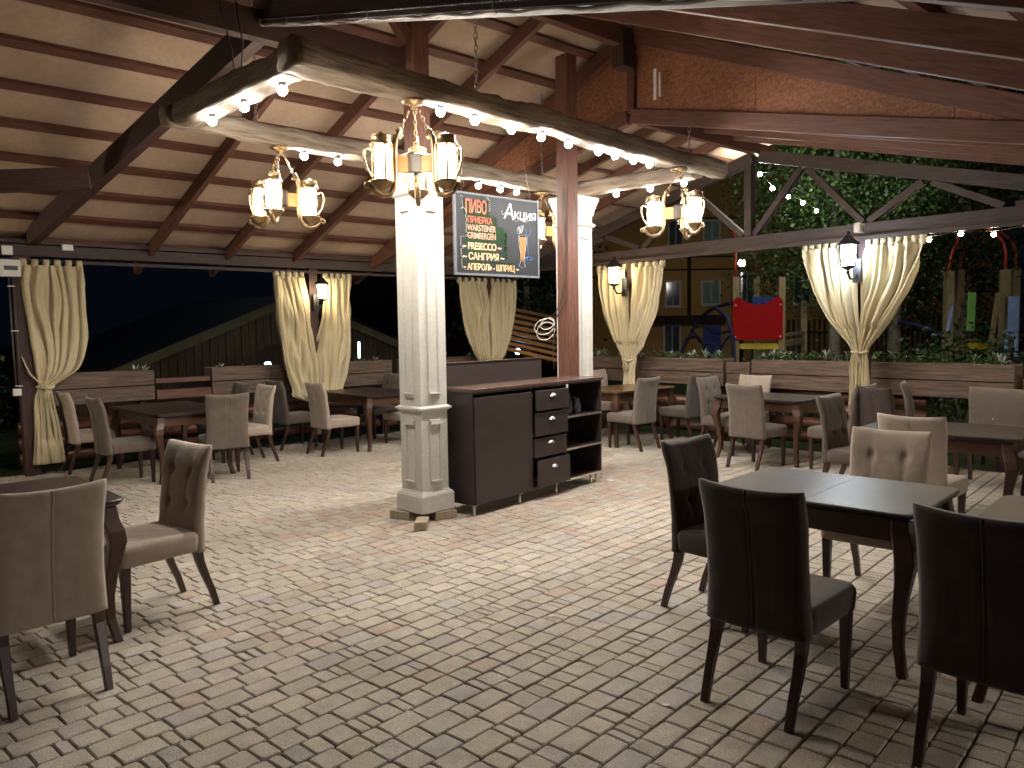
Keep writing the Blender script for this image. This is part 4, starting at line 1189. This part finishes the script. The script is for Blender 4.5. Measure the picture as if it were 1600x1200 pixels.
SP, TPl = 5.17, 5.66
rzA = YA
# local x along +A for the left wall: local y must point outward (= +B)
def LP(t): return W(SP, t)
planter(LP(-2.15), rzA, 1.47, 'plank planter behind the knotted left curtain', 1, 7, .7, .6)
planter(LP(.07), rzA, 2.90, 'long plank planter behind the left V shaped curtain pair', 2, 16, .6, .7)
planter(LP(3.25), rzA, 2.1, 'plank planter seen over the sideboard, under the chalkboard', 3, 12, .7, .6)
rail(LP(-2.2), rzA, 7.4, 'log railing along the left side of the terrace')
b = MB(); b.beam(W(SP+.03, -.66, 1.00), W(SP+.03, .05, 1.00), .06, .06); b.beam(W(SP+.03, -.66, .82), W(SP+.03, .05, .82), .12, .12)
tag(b.build('rail_link', 'log'), 'short log rails bridging the gap between the two left planters', 'rail')
rzB = math.atan2(-B2[1], -B2[0])
# for the far wall local x runs along -B, local y = +A (outward)
def FP(s): return W(s, TPl)
planter(FP(3.95), rzB, 3.22, 'plank planter between the white column and the red play panel', 4, 60, .25, 1.0)
planter(FP(.27), rzB, 3.15, 'long plank planter behind the right curtain with a lush row of greenery', 5, 80, .15, 1.15)
planter(FP(-3.05), rzB, 2.2, 'plank planter at the far right edge of the terrace', 6, 34, .2, .9, drop=.06)
rail(FP(4.6), rzB, 3.9, 'log railing under the planter left of the red play panel')
rail(FP(.55), rzB, 2.5, 'log railing under the planter behind the right curtain', 4)
b = MB(); b.beam(W(.68, TPl+.02, 1.02), W(.31, TPl+.02, 1.02), .04, .16); b.beam(W(.68, TPl+.03, .86), W(.31, TPl+.03, .86), .04, .14)
tag(b.build('rail_link', 'plank'), 'short planks bridging the gap between the two right planters', 'rail')

# ------------------------------------------------------------------ floor litter
b = MB(); p = at(952, 751, 0.001); b.lathe([(.04, 0), (.045, .004), (.01, .008)], 9, p)
tag(b.build('paper_scrap', 'plast'), 'white paper scrap on the paving by the right end of the sideboard', 'litter')
for px, py, l in ((919, 779, 'tiny pale leaf on the paving in front of the sideboard shelves'), (1031, 1100, 'tiny pale leaf on the paving left of the near dark chair'), (855, 962, 'tiny pale leaf in the middle of the paving')):
    p = at(px, py, .003); b = MB(); b.add([p, p+Vector((.03, .01, .008)), p+Vector((.045, -.01, .004)), p+Vector((.02, -.02, .001))], [(0, 1, 2, 3)])
    tag(b.build('fallen_leaf', 'button'), l, 'leaf', 'fallen leaves on the paving')

# ------------------------------------------------------------------ neighbour house (left)
hg = Vector((-7.6, 12.9, 0)); hA = Vector((.76, .65, 0)).normalized(); hB = Vector((-hA.y, hA.x, 0))
hs = thing('house', 'neighbouring wooden house with navy corrugated roof behind the left planters', 'house', (0, 0, 0))
LW = 8.4; zE, zR = .60, 2.26
def hp(u, v, z): return hg + hA*u + hB*v + ZV*z
b = MB(); nb = 56
for i in range(nb):
    u0, u1 = LW*i/nb, LW*(i+1)/nb-.012
    r = lambda u: zE+(zR-zE)*(1-abs(u-LW/2)/(LW/2))
    dd = .012*(i % 2)
    zl = 1.28 if False else .0
    lo = -.05
    off = hB*(-.02-dd)
    q = [hp(u0, 0, max(-.05, r(u0)-.72))+off, hp(u1, 0, max(-.05, r(u1)-.72))+off, hp(u1, 0, r(u1))+off, hp(u0, 0, r(u0))+off]
    uvo = random.uniform(0, 40)
    uu = [(uvo, 0), (uvo, .14), (uvo+1, .14), (uvo+1, 0)]
    b.add(q+[x+hB*.02 for x in q], [(0, 1, 2, 3), (7, 6, 5, 4), (0, 4, 5, 1), (1, 5, 6, 2), (2, 6, 7, 3), (3, 7, 4, 0)], [uu]*6)
b.build('gable_boards', 'boards', hs)
b = MB(); q = [hp(.3, .3, -.05), hp(LW-.3, .3, -.05), hp(LW-.3, .3, zE+.1), hp(LW/2, .3, zR-.1), hp(.3, .3, zE+.1)]
b.add(q+[x+hB*7 for x in q], [(0, 1, 2, 3, 4), (9, 8, 7, 6, 5), (0, 5, 6, 1), (1, 6, 7, 2), (0, 4, 9, 5)]); b.build('wall', 'housedk', hs)
for sg in (0, 1):
    u0 = -.25 if sg == 0 else LW+.25
    zz = zE-.10
    b = MB(); b.beam(hp(u0, -.12, zz), hp(LW/2, -.12, zR+.02), .03, .16); b.build('verge_board', 'fascia', hs)
    # corrugated roof: ribs run down the slope
    b = MB(); vs = []; fs = []; n = 180
    for i in range(n+1):
        v = -.14+7.6*i/n; z = .018*math.sin(i*PI/2*1.0)
        vs += [hp(u0-.05 if sg == 0 else u0+.05, v, zz+.10+z), hp(LW/2, v, zR+.12+z)]
    for i in range(n): fs.append((2*i, 2*i+1, 2*i+3, 2*i+2))
    b.add(vs, fs); ro = b.build('roof', 'navy', hs); md = ro.modifiers.new('t', 'SOLIDIFY'); md.thickness = .02
# dim things by the house wall
b = MB(); b.box((0, 0, 0), (.12, .08, .12)); l1 = tag(b.build('wall_light', 'farcyan', None, .03), 'small cyan light glowing left of the V shaped curtains', 'light'); l1.location = at(419, 571, y=13.6)
b = MB(); b.box((0, 0, 0), (.03, .03, .30)); l2 = tag(b.build('wall_light', 'farcyan', None, .01), 'thin upright cyan light seen right of the V shaped curtains', 'light'); l2.location = at(561, 547, y=14.6)
b = MB(); b.sphere((0, 0, 0), .06, 10); l3 = tag(b.build('garden_light', 'farblue'), 'small blue garden light seen under the chalkboard beside the curtain', 'light'); l3.location = at(809, 549, y=15.5)

# slatted awning
aw = thing('slatted_awning', 'orange lit slatted pergola roof seen between curtain and central post', 'awning', (0, 0, 0))
a0 = at(782, 488, y=16); a1 = at(905, 508, y=19.5); a2 = at(905, 552, y=15.5); 
for i in range(8):
    k = i/7
    p0 = at(776, 478+9*i, y=16-.25*i); p1 = at(905, 505+9.5*i, y=18.5-.5*i)
    b = MB(); b.beam(p0, p1, .10, .065); b.build('slat', 'slat', aw)
for px in (785, 896):
    p = at(px, 540, y=15.2); b = MB(); b.beam(Vector((p.x, p.y, -.06)), Vector((p.x, p.y, 1.5)), .12, .12, AV); b.build('post', 'housedk', aw)

# ------------------------------------------------------------------ apartment building (right)
bd = thing('apartment_building', 'ochre rendered apartment building with curtained windows beyond the playground', 'building', (0, 0, 0))
y0 = 27.0
x0, x1 = 2.0, 17
b = MB(); b.box(((x0+x1)/2, y0+5, 6), (x1-x0, 10, 12.2)); b.build('wall', 'facade', bd)
def facade_box(px0, py0, px1, py1, d0, d1, name, m, parent=None):
    p0 = at(px0, py1, y=y0); p1 = at(px1, py0, y=y0)
    b = MB(); b.box(((p0.x+p1.x)/2, y0-(d0+d1)/2, (p0.z+p1.z)/2), (p1.x-p0.x, d1-d0, p1.z-p0.z)); return b.build(name, m, parent or bd)
facade_box(1015, 492, 1130, 506, .002, .35, 'canopy_band', 'facdk')
for k, (a, c, d, e, cur) in enumerate(((1040, 440, 1062, 478, 'pane'), (1097, 440, 1124, 475, 'curt2'), (1153, 428, 1180, 475, 'pane'), (1045, 345, 1066, 392, 'pane'), (1100, 345, 1124, 392, 'curt2'), (960, 440, 985, 478, 'pane'), (1038, 508, 1062, 550, 'pane'), (1240, 430, 1265, 475, 'pane'), (1470, 430, 1495, 475, 'pane'), (1240, 345, 1265, 390, 'curt2'))):
    w = facade_box(a-2, c-2, d+2, e+2, .003, .03, 'window', 'winfr')
    facade_box(a+1, c+1, (a+d)/2-.7, e-1, .032, .04, 'pane', cur, w); facade_box((a+d)/2+.7, c+1, d-1, e-1, .032, .04, 'pane', cur, w)
    facade_box(a-4, e+2, d+4, e+4, .0, .12, 'sill', 'winfr', w)
facade_box(1098, 508, 1126, 560, .002, .05, 'door', 'blue')
facade_box(1074, 400, 1079, 492, .03, .1, 'drainpipe', 'facdk')
for py in (340, 400, 420): facade_box(1000, py, 1250, py+1.2, .0, .03, 'cornice', 'facdk')
# dark building left of it
b = MB(); b.box((-3, 34, 3.2), (9, 8, 6.5)); b.box((-3, 34, 6.9), (9.6, 8.6, .8))
tag(b.build('dark_building', 'facdk'), 'unlit dark building in the night beyond the orange slatted awning', 'building')

# ------------------------------------------------------------------ playground
def tower(label, pxs, base, posts, y, extra):
    pass
pg = thing('play_tower', 'wooden play tower with a red panel beyond the right planters', 'play tower', (0, 0, 0))
yp = 14.2
def pbeam(px, py0, py1, w, m, name, par, y=yp, dy=0):
    a = at(px, py0, y=y); c = at(px, py1, y=y) if py1 is not None else Vector((a.x, a.y, -.06))
    c.x = a.x; b = MB(); b.beam(c, a, w, w, Vector((0, 1, 0))); return b.build(name, m, par, .005)
for px, dy in ((1149, 0), (1221, 0), (1181, 1.3), (1255, 1.3)): pbeam(px, 433 if px != 1255 else 470, None, .12, 'playw', 'post', pg, yp+dy)
# red panel with a wavy top
pa = at(1145, 532, y=yp-.1); pb = at(1223, 532, y=yp-.1); ph = at(1145, 468, y=yp-.1).z-pa.z
vs = []; n = 24; wv = pb.x-pa.x
top = []
for i in range(n+1):
    u = i/n; d = .10*sstep((u-.12)/.3)*sstep((1-u-.12)/.3)*1.0
    rise = .04*(math.exp(-((u-.1)/.08)**2)+math.exp(-((u-.9)/.08)**2)) - .05*(math.exp(-(u/.03)**2)+math.exp(-((1-u)/.03)**2))
    top.append((pa.x+wv*u, pa.y, pa.z+ph-d+rise))
vs = top+[(x, pa.y, pa.z) for x, _, _ in top]
vb = [(x, y+.03, z) for x, y, z in vs]; m = n+1; N2 = 2*m
fs = []
for i in range(n):
    fs.append((i, m+i, m+i+1, i+1)); fs.append((N2+i, N2+i+1, N2+m+i+1, N2+m+i)); fs.append((i, i+1, N2+i+1, N2+i)); fs.append((m+i, N2+m+i, N2+m+i+1, m+i+1))
fs += [(0, N2, N2+m, m), (n, m+n, N2+m+n, N2+n)]
b = MB(); b.add(vs+vb, fs); rp = b.build('red_panel', 'red', pg)
b = MB()
for u, v in ((.05, .08), (.95, .08), (.05, .85), (.95, .85)): b.lathe([(.022, 0), (.018, .012), (1e-4, .016)], 10, (pa.x+wv*u, pa.y, pa.z+ph*v), (0, -1, 0))
b.build('bolt', 'chrome', rp)
b = MB(); p = at(1150, 541, y=yp-.02); q = at(1222, 541, y=yp-.02); b.beam(p+Vector((.06, 0, 0)), q-Vector((.06, 0, 0)), .05, .10); b.build('floor_beam', 'yellow', pg)
b = MB(); p = at(1223, 537, y=yp); q = at(1256, 532, y=yp+1.3); b.beam(p, q, .06, .12); b.beam(p+ZV*.16, q+ZV*.16, .06, .06); b.build('side_beam', 'playw', pg)
b = MB(); p = at(1149, 436, y=yp); b.tube([p, p+Vector((0, 0, .35)), p+Vector((.06, .2, .7)), p+Vector((.12, .6, .95)), p+Vector((.2, 1.0, .98))], .028, 8)
p = at(1181, 433, y=yp+1.3); b.tube([p, p+Vector((0, 0, .5)), p+Vector((-.06, -.2, .75)), p+Vector((-.1, -.5, .95))], .028, 8); b.build('roof_tube', 'redp', pg)
b = MB(); p = at(1165, 475, y=yp+1.25); b.box((p.x+.35, p.y, p.z+.02), (.45, .04, .25)); b.build('blue_panel', 'blue', pg)
# rope climbing net
rn = thing('climbing_net', 'dark curved rope climber left of the red play panel', 'climbing frame', (0, 0, 0))
def arc(pts, r=.035): 
    b = MB(); P_ = [at(x, y, y=yy) for x, y, yy in pts]; 
    out = []
    for i in range(len(P_)-1):
        p0 = P_[max(i-1, 0)]; p1 = P_[i]; p2 = P_[i+1]; p3 = P_[min(i+2, len(P_)-1)]
        for k in range(5):
            t_ = k/5; out.append(.5*((2*p1)+(p2-p0)*t_+(2*p0-5*p1+4*p2-p3)*t_*t_+(3*p1-p0-3*p2+p3)*t_**3))
    out.append(P_[-1]); b.tube(out, r, 7); b.build('rope_hoop', 'rope', rn)
arc([(1142, 474, yp), (1115, 482, 14.6), (1092, 500, 15.0), (1075, 530, 15.2), (1062, 560, 15.3), (1058, 600, 15.3)])
arc([(1118, 481, yp), (1135, 495, 14.0), (1142, 515, 13.9), (1146, 540, 13.9), (1147, 600, 13.9)])
arc([(1072, 530, 15.2), (1090, 527, 14.9), (1102, 545, 14.7), (1098, 570, 14.6)], .03)
arc([(1083, 512, 15), (1100, 510, 14.8), (1115, 520, 14.6), (1128, 520, 14.4), (1146, 515, 14.2)], .025)
arc([(1125, 548, 14.4), (1135, 530, 14.3), (1146, 522, 14.2)], .025)
arc([(1085, 520, 15.2), (1096, 535, 15.0), (1118, 540, 14.8), (1130, 560, 14.6)], .028)
# second tower at right
pg2 = thing('play_tower', 'wooden play tower with tall posts and red arch tubes at the right edge', 'play tower', (0, 0, 0))
yq = 15.0
for px, y_, py in ((1483, yq, 424), (1500, yq+1.2, 421), (1571, yq, 421), (1587, yq+1.2, 421)): pbeam(px, py, None, .14, 'playw', 'post', pg2, y_)
b = MB(); p = at(1490, 541, y=yq-.05); q = at(1560, 541, y=yq-.05); b.beam(p, q, .05, .14); b.build('floor_beam', 'yellow', pg2)
b = MB(); p = at(1488, 532, y=yq+.4); q = at(1562, 532, y=yq+.4); b.beam(p, q, .8, .08); b.build('platform', 'playw', pg2)
for px, y_ in ((1571, yq), (1587, yq+1.2)):
    b = MB(); p = at(px, 424, y=y_); b.tube([p, p+Vector((0, 0, .35)), p+Vector((-.05, 0, .55)), p+Vector((-.2, 0, .72)), p+Vector((-.36, 0, .82))], .03, 8); b.build('arch_tube', 'redp', pg2)
for px, y_ in ((1483, yq), (1500, yq+1.2)):
    b = MB(); p = at(px, 426, y=y_); b.tube([p, p+Vector((0, 0, .15)), p+Vector((.05, 0, .4)), p+Vector((.2, 0, .7))], .03, 8); b.build('arch_tube', 'redp', pg2)
for (a, c, d, e, m_) in (((1487, 462), (1475, 560), .10, .04, 'playw'), ((1489, 470), (1481, 518), .05, .03, 'lblue'), ((1560, 458), (1545, 560), .09, .04, 'playw'), ((1553, 518), (1547, 556), .05, .03, 'lblue'), ((1519, 457), (1516, 517), .14, .04, 'green')):
    p = at(a[0], a[1], y=yq-.25); q = at(c[0], c[1], y=yq-.55 if c[0] < 1516 or c[0] == 1545 or c[0] == 1547 else yq-.25); b = MB(); b.beam(q, p, d, e, Vector((0, 1, 0))); b.build('brace_panel', m_, pg2, .004)
b = MB(); p = at(1584, 463, y=yq-.2); q = at(1582, 518, y=yq-.2); b.beam(q, p, .2, .04, Vector((0, 1, 0))); b.build('slide_panel', 'lblue', pg2, .004)
b = MB(); p = at(1580, 520, y=yq-.25); q = at(1580, 585, y=yq-.9); b.beam(q+Vector((.09, 0, 0)), p+Vector((.09, 0, 0)), .03, .06, Vector((0, 1, 0))); b.beam(q-Vector((.09, 0, 0)), p-Vector((.09, 0, 0)), .03, .06, Vector((0, 1, 0)))
b.beam(p-Vector((.07, 0, .05)), p+Vector((.07, 0, -.05)), .04, .05); b.build('ladder', 'lblue', pg2)
b = MB(); b.tube([at(1403, 503, y=15.5), at(1430, 507, y=15.3), at(1455, 515, y=15.2), at(1475, 527, y=15.1), at(1480, 545, y=15.0)], .05, 8); b.tube([at(1478, 545, y=15.0), Vector((at(1480, 545, y=15.0).x, 15.0, -.05))], .05, 8)
tag(b.build('curved_rail', 'rope'), 'grey curved play rail arching left of the right hand play tower', 'rail')
# fence pickets behind
fn = thing('picket_fence', 'dark vertical rail fence behind the right curtain, beyond the playground', 'fence', (0, 0, 0))
for i in range(34):
    p = at(1232+9*i*.9, 500, y=19); b = MB(); b.beam(Vector((p.x, 19, -.05)), Vector((p.x, 19, 1.75)), .05, .04, Vector((0, 1, 0))); b.build('picket', 'blue' if i in (2, 3) else 'housedk', fn)
b = MB(); b.beam(at(1228, 520, y=19.05), at(1510, 515, y=19.05), .04, .06); b.build('rail', 'housedk', fn)

p = at(1159, 411, y=21.5)
sl_ = thing('street_lamp', 'cool white street lamp shining through branches above the red play panel', 'street lamp', (p.x, p.y, -.06))
b = MB(); b.tube([(0, 0, 0), (0, 0, p.z-.2)], [.07, .04], 8); b.build('pole', 'black', sl_)
b = MB(); b.sphere((0, 0, p.z+.06), .10, 12); b.build('lamp_globe', 'street', sl_)
p = Vector((5.4, 12.6, 4.55))
sl_ = thing('added_tree_lamp', 'added lamp hidden behind the gable, placed to light the birch leaves', 'lamp', (p.x, p.y, 0))  # added to brighten the leaves, unseen behind the gable; the cord is invented too
b = MB(); b.tube([(0, 0, p.z+.15), (.3, 1.2, p.z+1.2), (.7, 2.6, p.z+1.6)], .012, 6); b.build('cord', 'black', sl_)
b = MB(); b.sphere((0, 0, p.z+.06), .10, 12); b.build('lamp_globe', 'filltree', sl_)
# ------------------------------------------------------------------ trees
def tree(name, label, base, hgt, crown, n, leaf, seed, lsz=.10, trunkr=.14, trunkm='bark', lean=(0, 0), grp='trees beyond the terrace'):
    R = random.Random(seed)
    t = thing(name, label, 'tree', (base[0], base[1], -.06), 0, grp)
    cx, cy, cz, rx, ry, rzz = crown
    b = MB()
    b.tube([(0, 0, 0), (lean[0]*.3, lean[1]*.3, hgt*.35), (lean[0]*.6, lean[1]*.7, hgt*.7), (lean[0], lean[1], hgt)], [trunkr, trunkr*.8, trunkr*.5, trunkr*.12], 9)
    tips = []
    for i in range(26):
        z = R.uniform(.25, .95)*hgt; a = R.uniform(0, 2*PI); l = R.uniform(.45, 1.0)
        e = Vector((cx+rx*l*math.cos(a), cy+ry*l*math.sin(a), min(cz+rzz*.9, max(cz-rzz*.8, z+R.uniform(-.2, .9)))))
        s_ = Vector((lean[0]*z/hgt, lean[1]*z/hgt, z)); mid = (s_+e)/2+Vector((0, 0, .25))
        b.tube([s_, mid, e], [trunkr*.28, trunkr*.16, .01], 5); tips.append((s_, mid, e))
    b.build('trunk', trunkm, t)
    vs = []; fs = []
    centers = []
    while len(centers) < max(30, n//110):
        p = Vector((R.uniform(-1, 1), R.uniform(-1, 1), R.uniform(-1, 1)))
        if .25 < p.length < 1.0 and noise.noise(p*2.2+Vector((seed, 0, 0))) > -.18: centers.append(Vector((cx+p.x*rx, cy+p.y*ry, cz+p.z*rzz)))
    for s_, mid, e in tips: centers += [e, (mid+e)/2]
    for i in range(n):
        c = R.choice(centers); g = Vector((R.gauss(0, .22), R.gauss(0, .22), R.gauss(0, .26)-.08))*1.15
        p = c+g; a = R.uniform(0, 2*PI); e = R.uniform(-1.3, .5); l = lsz*R.uniform(.6, 1.3)
        d = Vector((math.cos(a)*math.cos(e), math.sin(a)*math.cos(e), math.sin(e)))
        w = d.cross(Vector((R.uniform(-1, 1), R.uniform(-1, 1), R.uniform(-1, 1)))).normalized()*l*.34
        k = len(vs); vs += [p, p+d*l*.45+w, p+d*l, p+d*l*.45-w]; fs.append((k, k+1, k+2, k+3))
    b = MB(); b.add(vs, fs); b.build('crown', leaf, t)
    return t
tree('birch_tree', 'birch with lit green leaves seen through the right hand truss', (6.5, 15.6), 7.5, (-.1, -.2, 4.6, 2.1, 1.5, 2.8), 24000, 'leaf', 4, .078)
tree('leafy_tree', 'dark leafy tree right of the birch, behind the string lights', (10.2, 17.5), 8, (-.4, 0, 3.6, 3.0, 2.0, 3.4), 11000, 'leafdk', 8, .12, .18)
tree('leafy_tree', 'dim leafy tree behind the right curtain top', (8.0, 16.2), 7.5, (-.2, 0, 4.6, 2.0, 1.6, 2.3), 9000, 'leafdk', 15, .10, .15)
tree('leafy_tree', 'dark shrubby tree beyond the sideboard, right of the chalkboard', (.4, 20), 6, (0, 0, 3.0, 2.0, 1.6, 2.6), 5000, 'leafdk', 23, .15, .13)
# hedge behind the right planters and a bush at the far left
def bush(label, base, r, n, seed, leaf='leafdk'):
    R = random.Random(seed); t = thing('bush', label, 'bush', (base[0], base[1], -.06), 0, 'bushes outside the terrace')
    b = MB()
    for i in range(7):
        a = R.uniform(0, 2*PI); b.tube([(0, 0, 0), (r[0]*.3*math.cos(a), r[1]*.3*math.sin(a), r[2]*.8), (r[0]*.6*math.cos(a), r[1]*.6*math.sin(a), r[2]*1.4)], [.03, .02, .006], 5)
    b.build('stem', 'bark', t)
    vs = []; fs = []
    for i in range(n):
        p = Vector((R.gauss(0, .45), R.gauss(0, .45), R.gauss(0, .42)))
        if p.length > 1.1: p *= 1.1/p.length*R.uniform(.7, 1)
        p = Vector((p.x*r[0], p.y*r[1], r[2]*1.15+p.z*r[2])); a = R.uniform(0, 2*PI); e = R.uniform(-1, 1); l = R.uniform(.05, .11)
        d = Vector((math.cos(a)*math.cos(e), math.sin(a)*math.cos(e), math.sin(e))); w = d.cross(Vector((R.uniform(-1, 1), R.uniform(-1, 1), 1))).normalized()*l*.35
        k = len(vs); vs += [p, p+d*l*.5+w, p+d*l, p+d*l*.5-w]; fs.append((k, k+1, k+2, k+3))
    b = MB(); b.add(vs, fs); b.build('foliage', leaf, t)
bush('dark green bush at the extreme left edge beside the dark post', (-6.8, 9.4), (.6, .6, .8), 2500, 2, 'leaf')
bush('low dark bush behind the planter right of the right curtain', (6.9, 11.8), (1.3, .5, .75), 3000, 6)
bush('low dark bush behind the planter left of the right curtain', (4.5, 12.6), (1.1, .4, .6), 2500, 9)
# ------------------------------------------------------------------ world and render settings
w = bpy.data.worlds.new('World'); sc.world = w; w.use_nodes = True
bg = w.node_tree.nodes['Background']; bg.inputs['Color'].default_value = (.10, .14, .30, 1); bg.inputs['Strength'].default_value = .003
# faint moonlight
sl = bpy.data.lights.new('moon', 'SUN'); sl.energy = .004; sl.angle = math.radians(5); sl.color = (.75, .85, 1)
so_ = bpy.data.objects.new('moon', sl); COL.objects.link(so_); so_.rotation_euler = (math.radians(40), 0, math.radians(200))
sc.view_settings.view_transform = 'Standard'; sc.view_settings.look = 'None'; sc.view_settings.exposure = 2.34; sc.view_settings.gamma = 1
sc.render.engine = 'CYCLES'
sc.cycles.max_bounces = 6; sc.cycles.diffuse_bounces = 3; sc.cycles.glossy_bounces = 3
sc.cycles.sample_clamp_indirect = 4
